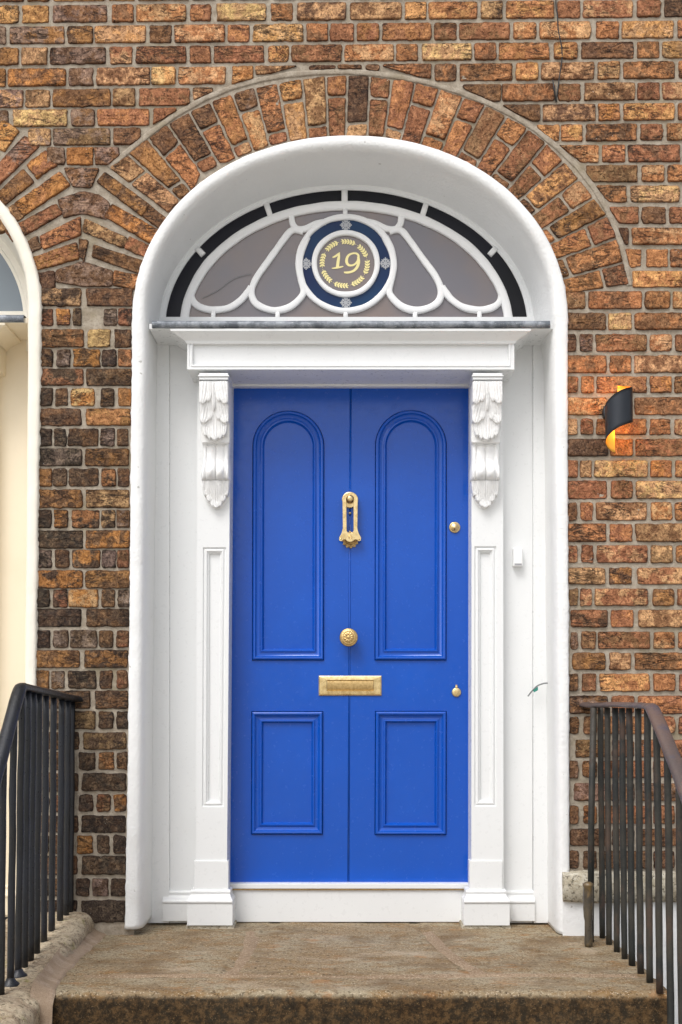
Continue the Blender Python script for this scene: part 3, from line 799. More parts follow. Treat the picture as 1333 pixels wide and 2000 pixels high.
    # swept round three sides: (drop below soffit, inset from the top edge)
    drops = [0.0, 0.008, 0.011, 0.019, 0.028, 0.034, 0.044]; outs = [0.056, 0.055, 0.046, 0.034, 0.018, 0.008, 0.003]
    rings = []
    for dr, ou in zip(drops, outs):
        x0, x1, y0 = xL - ou, xR + ou, YF - ou * 0.65
        zz = zs - 0.0005 - dr
        rings.append([m.vert(p) for p in ((x0, YB + 0.02, zz), (x0, y0, zz), (x1, y0, zz), (x1, YB + 0.02, zz))])
    for a, b in zip(rings, rings[1:]): m.ring_strip(a, b, False, 0, False)
    T(m).build('cornice', mt, parent)
    m = MB()
    o = [m.vert(p) for p in ((xL, YF, zT + 0.004), (xL, YF, zB), (xR, YF, zB), (xR, YF, zT + 0.004))]
    bk = [m.vert(p) for p in ((xL, YD + 0.02, zT + 0.004), (xL, YD + 0.02, zB), (xR, YD + 0.02, zB), (xR, YD + 0.02, zT + 0.004))]
    for i in range(4):
        j = (i + 1) % 4; m.face((o[j], o[i], bk[i], bk[j]))
    prev = o; base = ((xL, zT + 0.004), (xL, zB), (xR, zB), (xR, zT + 0.004))
    for off, yy in ((0.007, 0.0), (0.008, 0.003), (0.013, 0.003), (0.0145, -0.001), (0.019, 0.0), (0.0215, 0.009), (0.022, 0.013)):
        ring = [m.vert((x + sx * off, YF + yy, z + sz * off * 0.9)) for (x, z), (sx, sz) in zip(base, ((1, -1), (1, 1), (-1, 1), (-1, -1)))]
        for i in range(4):
            j = (i + 1) % 4; m.face((prev[i], prev[j], ring[j], ring[i]))
        prev = ring
    m.face(prev)
    T(m).build('frieze', mt, parent)
    if not full: return
doorcase(house, m_white, m_carved, Vector((0, 0, 0)))

# scrolled brackets carved with acanthus leaves
def bracket(x0, x1):
    """height field over the bracket front; x0,x1 traced edges at the cap"""
    m = MB(); YK = 0.145
    cap = MB()
    L, Rr = X(x0, 738, 0.03), X(x1, 738, 0.03); zt, zb = Z(0, 729, 0.03), Z(0, 746, 0.03)
    for k, (o, f0, f1) in enumerate(((0.004, 0.0, 0.25), (0.000, 0.25, 0.45), (0.004, 0.45, 0.8), (0.009, 0.8, 1.0))):
        cap.box(L + o, Rr - o, 0.022 + o, YK, lerp(zt, zb, f1) + 0.0004, lerp(zt, zb, f0))
    capo = cap.build('bracket_cap', m_white, house, 0.002)
    cx = (L + Rr) / 2; hw = (Rr - L) / 2 * 0.93
    ztop = zb; zbot = Z(0, 993, 0.125); H = ztop - zbot
    NU, NV = 96, 300
    leaf_axis = []
    # petals: (ax, av, bx, bv, width, height, bulge)
    pet = [(0, -0.1, 0, 0.458, 0.50, 0.0130), (-0.35, -0.1, -0.62, 0.425, 0.33, 0.0108), (0.35, -0.1, 0.62, 0.425, 0.33, 0.0108),
           (-0.2, -0.1, -0.36, 0.448, 0.28, 0.0118), (0.2, -0.1, 0.36, 0.448, 0.28, 0.0118),
           (-0.30, 0.02, -0.78, 0.325, 0.44, 0.0165), (0.30, 0.02, 0.78, 0.325, 0.44, 0.0165), (-0.22, 0.0, -0.33, 0.300, 0.24, 0.0152), (0.22, 0.0, 0.33, 0.300, 0.24, 0.0152),
           (-0.35, -0.25, -0.80, 0.178, 0.44, 0.0215), (0.35, -0.25, 0.80, 0.178, 0.44, 0.0215), (-0.22, -0.2, -0.38, 0.160, 0.24, 0.0195), (0.22, -0.2, 0.38, 0.160, 0.24, 0.0195), (0, -0.3, 0, 0.23, 0.13, 0.0185)]
    low = [(0, 0.72, 0, 0.995, 0.30, 0.012), (-0.2, 0.72, -0.20, 0.985, 0.22, 0.0105), (0.2, 0.72, 0.20, 0.985, 0.22, 0.0105), (-0.4, 0.70, -0.42, 0.945, 0.25, 0.009), (0.4, 0.70, 0.42, 0.945, 0.25, 0.009), (-0.7, 0.70, -0.74, 0.90, 0.25, 0.006), (0.7, 0.70, 0.74, 0.90, 0.25, 0.006)]
    ar = H / (2 * hw) * 2    # v unit vs u unit
    def petal(u, v, P, tip=True):
        ax_, av, bx, bv, wd, h = P
        dx, dy = bx - ax_, (bv - av) * ar; L_ = math.hypot(dx, dy)
        s = ((u - ax_) * dx + (v - av) * ar * dy) / (L_ * L_); t_ = ((u - ax_) * dy - (v - av) * ar * dx) / L_
        if s > 1 or s < 0: return -1
        w_ = wd * math.sqrt(max(0.0, 1 - max(0.0, (s - 0.72) / 0.28) ** 2.2)) * (0.7 + 0.3 * s)
        if abs(t_) > w_ or w_ <= 0: return -1
        q = t_ / w_
        groove = -0.0022 * math.exp(-(q / 0.10) ** 2) - 0.0013 * math.exp(-((abs(q) - 0.5) / 0.1) ** 2)
        return h + 0.0045 * sm(0.75, 0.97, s) + 0.0035 * (1 - q * q) * 1.0 + groove * 1.3
    def hf(u, v):
        # side profile of the whole bracket (projection from the pilaster face)
        if v < 0.47: base = lerp(0.088, 0.050, sm(0.0, 0.47, v))
        elif v < 0.77: base = 0.030 + 0.004 * (v - 0.47) / 0.3
        else: base = lerp(0.030, 0.006, sm(0.77, 1.0, v))
        if v < 0.47:
            h = 0.0
            for P in pet: h = max(h, petal(u, v, P))
            edge_ = 0.004 * (1 if h > 0 else 0)
            h = base + h + (0.010 if h > 0 else 0.004)
            if v > 0.445 and h < base: pass
        elif v < 0.775:
            # twin reeds swelling into a scroll at the bottom
            q = abs(u); w_ = 0.42
            col = math.sqrt(max(0.0, 1 - ((q - 0.34) / 0.34) ** 2)) if q < 0.68 else 0
            rim = math.sqrt(max(0.0, 1 - ((q - 0.82) / 0.16) ** 2)) if q > 0.66 else 0
            g = v / 1.0
            swell = sm(0.60, 0.715, v) * math.sqrt(max(0.0, 1 - max(0.0, (v - 0.715) / 0.062) ** 2))
            if v > 0.772: swell = 0
            h = base + (0.014 + 0.020 * swell) * col * (0.4 + 0.6 * swell + 0.2) + (0.010 + 0.014 * swell) * rim
            h += -0.010 * sm(0.745, 0.775, v) * (1 - swell)
            if v < 0.50: h = max(h, base + 0.012 * math.exp(-((v - 0.486) / 0.006) ** 2) * (q < 0.8))
        else:
            h = -1
            for P in low: h = max(h, petal(u, v, P))
            h = base + h if h > 0 else 0.0
        return h
    def hwid(v):
        if v < 0.44: return 1.0 - 0.02 * v
        if v < 0.60: return lerp(0.99, 0.93, sm(0.44, 0.5, v))
        if v < 0.775: return lerp(0.93, 1.02, sm(0.60, 0.72, v))
        q = (v - 0.775) / 0.225
        return 0.93 * math.sqrt(max(0.0, 1 - q ** 2.2)) + 0.02
    grid = []
    for j in range(NV + 1):
        v = j / NV; rowi = []
        wv = hwid(v)
        for i in range(NU + 1):
            uu = -1 + 2 * i / NU; u = uu * wv
            h = hf(u if v < 0.44 else uu * (1 if v < .775 else 0.93) * (wv if v >= .775 else 1), v) + 0.0006 * nz((u * 3, v * 30, 0), 2)
            h = max(h, 0.0)
            if abs(uu) > 0.97: h -= 0.006
            h = max(h, 0.0)
            rowi.append(m.vert((cx + u * hw, YK - h - 0.003, ztop - v * H)))
        grid.append(rowi)
    for a, b in zip(grid, grid[1:]): m.ring_strip(a, b, False, 0, True)
    # returns to the pilaster
    for side in (0, -1):
        bk = [m.vert((m.v[r[side]][0], YK + 0.004, m.v[r[side]][2])) for r in grid]
        fr = [r[side] for r in grid]; m.ring_strip(fr, bk, False, 0, False)
    o = m.build('bracket', m_carved, house)
    link(capo, o)
    return o
bracket(387.5, 448.5)
bracket(921.5, 984)

# lead flashing on top of the lintel
m = MB(); N = 90
za, zb_ = Z(0, 626.5, -0.012), Z(0, 639.5, -0.012)
top, fr, bt, bk = [], [], [], []
for i in range(N + 1):
    x = lerp(X(297, 633, -0.012), X(1075, 633, -0.012), i / N); wv = 0.0016 * nz((x, 0, 0), 9) + 0.0008 * nz((x, 3, 0), 40)
    bk.append(m.vert((x, 0.23, za + 0.016))); top.append(m.vert((x, -0.010 + wv, za + wv)))
    fr.append(m.vert((x, -0.014 + wv, lerp(za, zb_, 0.4)))); bt.append(m.vert((x, -0.011 + wv * 1.4, zb_ + wv)))
bi = [m.vert((m.v[k][0], 0.006, m.v[k][2])) for k in bt]
for a, b in ((bk, top), (top, fr), (fr, bt), (bt, bi)): m.ring_strip(a, b, False, 0, True)
m.build('lead_flashing', m_lead, house)
N2 = MB(); N2.v = [(x + NB_SHIFT.x, y, z + NB_SHIFT.z) for x, y, z in m.v]; N2.f = m.f; N2.mi = m.mi; N2.sm = m.sm
N2.build('lead_flashing', m_lead, nhouse)
# ------------------------------------------------------------------ fanlight
YG = 0.215
def cr(x, y): return (250 + x / 1.481, 250 + y / 1.481)
def catmull(p, n=10):
    out = []
    for i in range(len(p) - 1):
        a = p[max(i - 1, 0)]; b = p[i]; c = p[i + 1]; d = p[min(i + 2, len(p) - 1)]
        for k in range(n):
            t = k / n
            out.append(tuple(0.5 * ((2 * b[q]) + (-a[q] + c[q]) * t + (2 * a[q] - 5 * b[q] + 4 * c[q] - d[q]) * t * t + (-a[q] + 3 * b[q] - 3 * c[q] + d[q]) * t ** 3) for q in range(len(b))))
    out.append(tuple(p[-1])); return out
def ellpx(a, b, cx=677, cy=640, t0=0, t1=math.pi, n=96):
    return [(cx - a * math.cos(t0 + (t1 - t0) * k / n), cy - b * math.sin(t0 + (t1 - t0) * k / n)) for k in range(n + 1)]
def came(m, px, w=5.2, h=0.011, Y=YG, mi=0, closed=False, wob=1.0):
    """painted lead bar: rounded profile swept along a traced centre line"""
    W = [at(p[0], p[1], Y) for p in px]; n = len(W); rings = []
    s = (CAM.y * -1 + Y) / F
    for i in range(n):
        if closed: d = W[(i + 1) % n] - W[i - 1]
        else: d = W[min(i + 1, n - 1)] - W[max(i - 1, 0)]
        d.normalize(); nn = Vector((-d.z, 0, d.x)); ww = w * s * (1 + 0.16 * wob * nz(W[i], 22)); off = nn * (0.0016 * wob * nz(W[i], 12, 4)); ring = []
        for k, (a, y) in enumerate(((-1.0, 0.004), (-1.0, -0.45), (-0.86, -0.78), (-0.55, -0.97), (0.55, -1.0), (0.86, -0.78), (1.0, -0.45), (1.0, 0.004))):
            ring.append(m.vert(W[i] + off + nn * (a * ww) + Vector((0, y * h * 0.72 if y < 0 else y, 0))))
        rings.append(ring)
    for a, b in zip(rings, rings[1:] + ([rings[0]] if closed else [])): m.ring_strip(a, b, False, mi, True)
    if not closed: m.face(rings[0]); m.face(rings[-1][::-1])
def mir(p): return [(1354.0 - x, y) for x, y in p]
def fan_sheet(m, px, Y, mi=0):
    m.face([m.vert(at(p[0], p[1], Y)) for p in px], mi)
def annulus(m, A, B, Y, mi=0):
    a = [m.vert(at(p[0], p[1], Y)) for p in A]; b = [m.vert(at(p[0], p[1], Y)) for p in B]
    m.ring_strip(a, b, False, mi)
# frame against the plaster
m = MB()
full = lambda a, b: [(677 - a, 700)] + ellpx(a, b) + [(677 + a, 700)]
A, B_ = full(385, 296), full(353, 268)
fr = []
for (pa, pb) in zip(A, B_):
    p, q = at(pa[0], pa[1], YG), at(pb[0], pb[1], YG); d = (q - p).normalized()
    fr.append([m.vert((p.x, YG - 0.006, p.z)), m.vert((lerp(p.x, q.x, .72), YG - 0.007, lerp(p.z, q.z, .72))), m.vert((lerp(p.x, q.x, .82), YG - 0.003, lerp(p.z, q.z, .82))), m.vert((lerp(p.x, q.x, .97), YG - 0.003, lerp(p.z, q.z, .97))), m.vert((q.x, YG + 0.006, q.z))])
for a, b in zip(fr, fr[1:]): m.ring_strip(a, b, False, 0, False)
m.pxbox([(300, 619), (300, 700), (1060, 700), (1060, 619)], YG - 0.012, YG + 0.02)
frame = m.build('fanlight_frame', m_white, house)
fan = frame
m = MB(); fan_sheet(m, [(1030, 690), (324, 690)] + ellpx(352, 267), YG + 0.004); m.v += []
gl = m.build('glass_pane', m_pane, house)
m = MB(); annulus(m, [(322, 690)] + ellpx(355, 270) + [(1032, 690)], [(352, 690)] + ellpx(324, 244) + [(1002, 690)], YG + 0.0015)
m.build('black_border_glass', m_pane_black, house)
CR = (676.0, 515.5)
circ = lambda r, n=72: [(CR[0] + r * math.cos(2 * math.pi * k / n), CR[1] + r * 0.985 * math.sin(2 * math.pi * k / n)) for k in range(n)]
m = MB(); a, b = circ(90), circ(64); annulus(m, a + [a[0]], b + [b[0]], YG + 0.0015)
m.build('navy_ring_glass', m_pane_blue, house)
m = MB()
came(m, [(359, 640)] + ellpx(317, 238) + [(994, 640)], 8.8, 0.015, wob=0.6)
for sx in (-1, 1):
    for (x0, y0, x1, y1) in ((677 - 322, 0, 0, 0),): pass
    came(m, [(677 + sx * 279, 499), (677 + sx * 292, 485)], 5.6, 0.013)
    came(m, [(677 + sx * 148, 424), (677 + sx * 156, 399)], 5.6, 0.013)
came(m, [(673.5, 400), (673.5, 372)], 6.2, 0.013)
came(m, circ(93), 5.8, 0.013, closed=True); came(m, circ(61.5), 5.4, 0.013, closed=True)
inner_petal = [cr(*p) for p in [(508, 300), (478, 296), (452, 322), (412, 378), (376, 428), (359, 470), (366, 502), (392, 520), (430, 528), (470, 518), (498, 494), (509, 470), (500, 430), (496, 392), (503, 352), (520, 316)]]
outer_petal = [cr(*p) for p in [(193, 452), (184, 482), (192, 506), (214, 521), (250, 527), (292, 520), (325, 500), (346, 476), (356, 460)]]
top_lobe = [cr(*p) for p in [(468, 243), (473, 258), (477, 278), (490, 292), (514, 292), (545, 278), (572, 272)]]
for pth, w_ in ((inner_petal, 6.7), (outer_petal, 6.7), (top_lobe, 6.2)):
    c = catmull(pth, 9); came(m, c, w_, 0.0125); came(m, mir(c)[::-1], w_, 0.0128)
for x, y in ((248, 526), (434, 526)):
    p, q = cr(x, y), cr(x - 1, 562)
    came(m, [p, q], 4.6, 0.012); came(m, mir([p, q]), 4.6, 0.012)
came(m, [(675.5, 605), (675.5, 626)], 4.8, 0.012)
came(m, [(675, 409), (675, 424)], 4.6, 0.012)
m.build('tracery', m_carved, house)
m = MB(); m.tube([at(*cr(*p), YG - 0.001) for p in catmull([(215, 492), (260, 470), (300, 440), (330, 428), (358, 422)], 8)], 0.0009, 5); m.build('glass_crack', m_cable, house)
# gilt number 19 and laurel wreath, silver ornaments
def g6(x, y): return (580 + x / 6.665, 420 + y / 6.665)
def stroke(m, pts, widths, Y, dy=0.0008, caps=True):
    """flat raised brush stroke with changing width (g6 crop units)"""
    P = catmull(pts, 8); Wd = catmull([(w_,) for w_ in widths], 8)
    W = [at(*g6(*p), Y) for p in P]; s = (4.2 + Y) / F / 6.665; L, Rr = [], []
    for i in range(len(W)):
        d = (W[min(i + 1, len(W) - 1)] - W[max(i - 1, 0)]).normalized(); n = Vector((-d.z, 0, d.x)) * (max(0.5, Wd[i][0]) * s / 2)
        L.append(W[i] + n); Rr.append(W[i] - n)
    f = [(m.vert(a), m.vert(b)) for a, b in zip(L, Rr)]; k = [(m.vert(a + Vector((0, dy, 0))), m.vert(b + Vector((0, dy, 0)))) for a, b in zip(L, Rr)]
    for i in range(len(f) - 1):
        m.face((f[i][0], f[i + 1][0], f[i + 1][1], f[i][1])); m.face((f[i][0], k[i][0], k[i + 1][0], f[i + 1][0])); m.face((f[i][1], f[i + 1][1], k[i + 1][1], k[i][1]))
YL = YG + 0.0025
m = MB()
stroke(m, [(466, 552), (505, 535), (540, 508), (562, 486)], [16, 27, 24, 8], YL)
stroke(m, [(555, 492), (548, 550), (538, 610), (530, 680)], [14, 34, 40, 40], YL - 0.0003)
stroke(m, [(457, 694), (500, 690), (560, 680), (606, 668)], [10, 22, 22, 12], YL - 0.0006)
th = [(807, 560), (800, 520), (770, 498), (725, 500), (680, 520), (655, 560), (650, 610), (672, 648), (712, 656), (755, 640), (790, 600), (803, 560)]
stroke(m, th, [24, 28, 24, 23, 29, 35, 38, 31, 25, 25, 26, 28], YL)
stroke(m, [(800, 540), (806, 600), (792, 665), (755, 715), (700, 742), (650, 748), (615, 745)], [30, 39, 39, 33, 29, 27, 19], YL - 0.0004)
num = m.build('number_19', m_gold_leaf, house, recalc=False)
m = MB(); cxw, cyw = 625, 632
for k in range(8):
    a0 = math.pi * 2 * k / 8 + 0.28
    arc = [a0 - 0.03 + 0.72 * j / 6 for j in range(7)]
    stroke(m, [(cxw + 295 * math.cos(a), cyw - 288 * math.sin(a)) for a in arc], [3, 7, 9, 9, 9, 8, 5], YL)
    for j in range(5):
        a = a0 + 0.05 + 0.12 * j
        for sg in (-1, 1):
            c0 = (cxw + 295 * math.cos(a), cyw - 288 * math.sin(a)); al = a + 0.11
            c1 = (cxw + (295 + sg * 32) * math.cos(al), cyw - (288 + sg * 32) * math.sin(al))
            md = ((c0[0] + c1[0]) / 2, (c0[1] + c1[1]) / 2); stroke(m, [c0, md, c1], [6, 24, 6], YL - 0.0004)
m.build('laurel_wreath', m_gold_leaf, house, recalc=False)
for (x, y) in ((640, 130), (640, 1140), (122, 635), (1155, 628)):
    m = MB()
    for k in range(8):
        a = math.pi * k / 4; r = 78 if k % 2 == 0 else 70
        stroke(m, [(x, y), (x + r * 0.5 * math.cos(a), y + r * 0.5 * math.sin(a)), (x + r * math.cos(a), y + r * math.sin(a))], [16, 15, 17 if k % 2 == 0 else 12], YG - 0.0005 - 0.0002 * k)
        for sg in (-1, 1):
            b = a + sg * 0.55; c0 = (x + r * 0.45 * math.cos(a), y + r * 0.45 * math.sin(a)); c1 = (x + r * 0.85 * math.cos(a + sg * 0.36), y + r * 0.85 * math.sin(a + sg * 0.36))
            stroke(m, [c0, ((c0[0] + c1[0]) / 2, (c0[1] + c1[1]) / 2), c1], [10, 12, 9], YG - 0.0008 - 0.0002 * k)
    m.build('silver_ornament', m_silver_leaf, house, recalc=False)

# ------------------------------------------------------------------ the door
DOOR = [(455.5, 745), (447.5, 1724.5), (915.5, 1724.5), (916, 745)]
def w2(px, py, Y=YD): p = at(px, py, Y); return (p.x, p.z)
def dx_(y, s=1.0): return -4.5 * (y - 757) / 968.0 * s      # the old frame leans a little
def panel_path(x0, x1, y0, y1, arch):
    r = (x1 - x0) / 2; xm = (x0 + x1) / 2
    if arch:
        pts = [(x0 + dx_(y1, .4), y1), (x1 + dx_(y1, .2), y1)] + [(xm + r * math.cos(t), y0 + r - r * math.sin(t)) for t in [math.pi * k / 40 for k in range(41)]]
    else: pts = [(x0, y0), (x0 - 1, y1), (x1 - 0.5, y1), (x1, y0)]
    return [w2(*p) for p in pts]
def offset(poly, d):
    n = len(poly); out = []
    A = sum(poly[i][0] * poly[(i + 1) % n][1] - poly[(i + 1) % n][0] * poly[i][1] for i in range(n)); s = 1 if A > 0 else -1
    for i in range(n):
        p0, p, p1 = Vector(poly[i - 1]), Vector(poly[i]), Vector(poly[(i + 1) % n])
        a = (p - p0).normalized(); b = (p1 - p).normalized()
        na = Vector((-a.y, a.x)) * s; nb = Vector((-b.y, b.x)) * s
        bis = (na + nb).normalized(); out.append(tuple(p + bis * (d / max(0.3, bis.dot(na)))))
    return out
PAN = [panel_path(493.5, 634, 802, 1290, True), panel_path(733, 873, 801, 1290, True), panel_path(491.5, 632, 1389, 1630, False), panel_path(733, 873, 1388.5, 1631, False)]
door = MB()
def slab(m, outer, holes, y0, y1):
    polys = [[Vector((p[0], p[1], 0)) for p in outer]] + [[Vector((p[0], p[1], 0)) for p in h] for h in holes]
    flat = [p for q in [outer] + holes for p in q]
    idx = [m.vert((p[0], y0, p[1])) for p in flat]
    for tri in geometry.tessellate_polygon(polys): m.face([idx[i] for i in tri])
    k = 0
    for q in [outer] + holes:
        n = len(q); bk = [m.vert((p[0], y1, p[1])) for p in q]
        for i in range(n):
            j = (i + 1) % n; m.face((idx[k + i], idx[k + j], bk[j], bk[i]))
        k += n
gx = lambda y: 685.4 + dx_(y)
slab(door, [w2(455.5, 745), w2(447.5, 1724.5), w2(gx(1724) - 1.9, 1724.5), w2(gx(745) - 1.9, 745)], [PAN[0], PAN[2]], YD, YD + 0.045)
slab(door, [w2(gx(745) + 1.9, 745), w2(gx(1724) + 1.9, 1724.5), w2(916, 1724.5), w2(916.5, 745)], [PAN[1], PAN[3]], YD, YD + 0.045)
dl = door.build('front_door', m_blue, house, 0.0012, 2, 60)
tag(dl, 'blue panelled door with brass fittings')
# centre bead in its groove
m = MB()
a, b = at(gx(745), 745, YD + 0.0035), at(gx(1724), 1724, YD + 0.0035)
m.tube([a, b], 0.0036, 12)
A4 = [(gx(745) - 4, 745), (gx(1724) - 4, 1724), (gx(1724) + 4, 1724), (gx(745) + 4, 745)]
m.pxbox(A4, YD + 0.008, YD + 0.012)
link(m.build('centre_bead', m_blue, None), dl)
for k, pth in enumerate(PAN):
    m = MB(); prev = None
    prof = [(0.0, 0.014), (0.0022, 0.010), (0.0026, -0.006), (0.0045, -0.0095), (0.008, -0.0115), (0.0125, -0.0105), (0.0155, -0.007), (0.0165, -0.0035), (0.021, 0.0005), (0.027, 0.002), (0.0325, 0.0005), (0.034, -0.003), (0.038, -0.0035), (0.0405, -0.0005), (0.0425, 0.007), (0.045, 0.010), (0.075, 0.0095)]
    for off, yy in prof:
        q = offset(pth, off); ring = [m.vert((p[0], YD + yy, p[1])) for p in q]
        if prev: m.ring_strip(prev, ring, True, 0, False)
        prev = ring
    m.face(prev)
    for i in range(len(m.sm)): m.sm[i] = False
    o = m.build('door_panel', m_blue, None); link(o, dl)
    if k < 2:
        o.data.shade_smooth()
        o.modifiers.new('ws', 'EDGE_SPLIT').split_angle = R(28)
# frame around the door: thin stop and sill
m = MB()
m.pxbox([(446, 1726), (446, 1736), (916, 1736), (916, 1726)], YD - 0.040, YD + 0.05)
m.build('door_sill', m_white, house, 0.002)
m = MB()
m.pxbox([(449, 1736.5), (449, 1801), (915, 1801), (915, 1736.5)], YD - 0.034, YD + 0.05)
m.build('riser_board', m_white, house, 0.002)
m = MB(); p0, p1 = at(447, 1737, YD - 0.042), at(914, 1737, YD - 0.042)
m.box(p0.x, p1.x, YD - 0.041, YD - 0.030, p0.z - 0.003, p0.z + 0.0005)
m.build('sill_trim', m_brass_old, house)
m = MB(); m.pxbox([(440, 735), (440, 754.5), (930, 754.5), (930, 735)], YD - 0.03, YD + 0.05)
m.build('door_head', m_white, house, 0.002)
m = MB(); m.box(-0.7, 0.7, YD + 0.05, YD + 0.06, -0.05, 2.2); m.build('lobby_dark_wall', m_darkroom, house)

# door furniture
def sub(o): link(o, dl); return o
pxm = 1 / F
# knocker: oval rose on top, two arms, flared bottom with striker plate
def cpt(px, py, Y): return at(px, py, Y)
K = lambda x, y: (550 + x / 3.3325, 900 + y / 3.3325)     # crop coordinates -> traced
def arcs(cx, cy, rx, ry, t0, t1, n): return [(cx + rx * math.cos(t0 + (t1 - t0) * k / n), cy - ry * math.sin(t0 + (t1 - t0) * k / n)) for k in range(n + 1)]
def plate(m, pts, yf, yb, bev=0.002):
    W = [at(*K(*p), yf) for p in pts]; poly = [(p.x, p.z) for p in W]
    A = sum(poly[i][0] * poly[(i + 1) % len(poly)][1] - poly[(i + 1) % len(poly)][0] * poly[i][1] for i in range(len(poly)))
    if A < 0: poly.reverse()
    rings = []
    for off, y in ((0, yb), (0, yf + bev), (bev * 0.4, yf + bev * 0.35), (bev * 1.2, yf)):
        q = offset(poly, off) if off else poly; rings.append([m.vert((p[0], y, p[1])) for p in q])
    for a, b in zip(rings, rings[1:]): m.ring_strip(a, b, True, 0, False)
    m.face(rings[-1])
m = MB()
plate(m, arcs(447, 252, 53, 50, 0, math.pi, 20) + [(396, 262), (400, 285)] + arcs(447, 285, 40, 20, math.pi, 2 * math.pi, 12)[1:-1] + [(494, 285), (500, 262)], YD - 0.012, YD)
c = at(*K(447, 246), YD - 0.03)
m.lathe(c, [(0.0145, 0.018), (0.016, 0.008), (0.0125, 0.003), (0.0125, -0.002), (0.011, -0.006), (0.007, -0.0085), (0.001, -0.009)], 28)
sub(m.build('knocker_rose', m_brass, None))
m = MB()
ring_out = [(398, 262), (400, 440), (392, 470), (376, 500), (376, 518), (390, 524), (405, 512), (418, 512), (430, 524), (447, 529), (464, 524), (478, 512), (490, 512), (504, 524), (518, 518), (519, 500), (503, 470), (495, 440), (497, 262), (497, 240), (472, 240), (470, 262), (470, 455), (461, 468), (447, 472), (433, 468), (425, 455), (423, 262), (421, 240), (398, 240)]
W = [at(*K(*p), YD - 0.032) for p in ring_out]; poly = [(p.x, p.z) for p in W]
A = sum(poly[i][0] * poly[(i + 1) % len(poly)][1] - poly[(i + 1) % len(poly)][0] * poly[i][1] for i in range(len(poly)))
if A < 0: poly.reverse()
f = [m.vert((p[0], YD - 0.032, p[1])) for p in poly]; bq = [m.vert((p[0], YD - 0.020, p[1])) for p in poly]
for tri in geometry.tessellate_polygon([[Vector((p[0], p[1], 0)) for p in poly]]): m.face([f[i] for i in tri]); m.face([bq[i] for i in tri][::-1])
m.ring_strip(f, bq, True)
c = at(*K(447, 495), YD - 0.034)
m.lathe(c, [(0.0075, 0.006), (0.0075, -0.001), (0.006, -0.002), (0.005, -0.0005), (0.0025, -0.0005), (0.002, -0.003), (0.0005, -0.0035)], 24)
for x in (388, 507):
    m.lathe(at(*K(x, 508), YD - 0.033), [(0.0035, 0.004), (0.0035, -0.001), (0.0005, -0.003)], 12)
sub(m.build('knocker_arm', m_brass, None, 0.0016, 3, 40))
m = MB()
pts = []
for k in range(49):
    t = math.pi * 2 * k / 48; r = 52 + (4 if k % 4 < 2 else -3); pts.append((449 + r * math.cos(t) * 1.02, 513 - r * math.sin(t) * 1.03))
plate(m, pts[:-1], YD - 0.006, YD, 0.0025)
for k in range(11):
    t = math.pi * (1.08 + 0.84 * k / 10); p0 = at(*K(449 + 30 * math.cos(t), 513 - 30 * math.sin(t)), YD - 0.007); p1 = at(*K(449 + 47 * math.cos(t), 513 - 47 * math.sin(t)), YD - 0.007)
    m.tube([p0, p1], [0.0016, 0.0022], 6)
m.lathe(at(*K(449, 500), YD - 0.012), [(0.010, 0.01), (0.010, -0.004), (0.006, -0.008), (0.001, -0.009)], 20)
sub(m.build('knocker_strike_plate', m_brass_old, None))
m = MB(); m.lathe(at(*K(447, 341), YD - 0.002), [(0.0048, 0.002), (0.0048, -0.003), (0.003, -0.0055), (0.0005, -0.006)], 16)
sub(m.build('door_viewer', m_brass, None))
# centre knob
c = at(681.5, 1245, YD - 0.045); m = MB()
prof = [(0.012, 0.045), (0.021, 0.043), (0.021, 0.040), (0.011, 0.036), (0.010, 0.026), (0.020, 0.022), (0.030, 0.014), (0.0338, 0.006), (0.0345, 0.0), (0.0335, -0.004), (0.031, -0.006), (0.0295, -0.0055)]
m.lathe(c, prof, 64)
NR = 22; NA = 96; rings = []
for j in range(NR + 1):
    r = 0.0295 * (1 - j / NR); rr = r / 0.0295; ring = []
    for k in range(NA):
        t = 2 * math.pi * k / NA
        h = 0.0055 + 0.005 * (1 - rr * rr)
        if 0.72 < rr < 0.95: h += 0.0016 * (0.5 + 0.5 * math.cos(24 * t)) * math.sin((rr - 0.72) / 0.23 * math.pi)
        elif 0.28 < rr < 0.66: h += 0.0018 * (0.5 + 0.5 * math.cos(10 * t + 5 * rr)) * math.sin((rr - 0.28) / 0.38 * math.pi)
        elif rr < 0.22: h += 0.002 * math.cos(rr / 0.22 * math.pi / 2)
        ring.append(m.vert((c.x + r * math.cos(t), c.y - h, c.z + r * math.sin(t))))
    rings.append(ring)
for a, b in zip(rings, rings[1:]): m.ring_strip(a, b, True, 0, True)
sub(m.build('door_knob', m_brass_old, None))
# letter plate
m = MB(); Yp = YD - 0.008
def rect(x0, y0, x1, y1, Y): return [at(x0, y0, Y), at(x0, y1, Y), at(x1, y1, Y), at(x1, y0, Y)]
seq = [(623, 1320, 745.5, 1358.5, YD), (623, 1320, 745.5, 1358.5, YD - 0.004), (625, 1322, 743.5, 1356.5, YD - 0.0065), (626.5, 1323.5, 742, 1355, YD - 0.005), (627.5, 1324.5, 741, 1354, YD - 0.009), (633, 1329.5, 735.5, 1350, YD - 0.009), (638.5, 1327.8, 730.5, 1349, YD - 0.008), (639, 1328.3, 730, 1348.5, YD - 0.001)]
seq = [(623, 1320, 745.5, 1358.5, YD), (623, 1320, 745.5, 1358.5, YD - 0.004), (625, 1322, 743.5, 1356.5, YD - 0.0065), (634, 1324.5, 735, 1354.5, YD - 0.0075), (638.5, 1327.8, 730.5, 1349.6, YD - 0.0085), (639.3, 1328.5, 729.8, 1349.0, YD - 0.001)]
prev = None
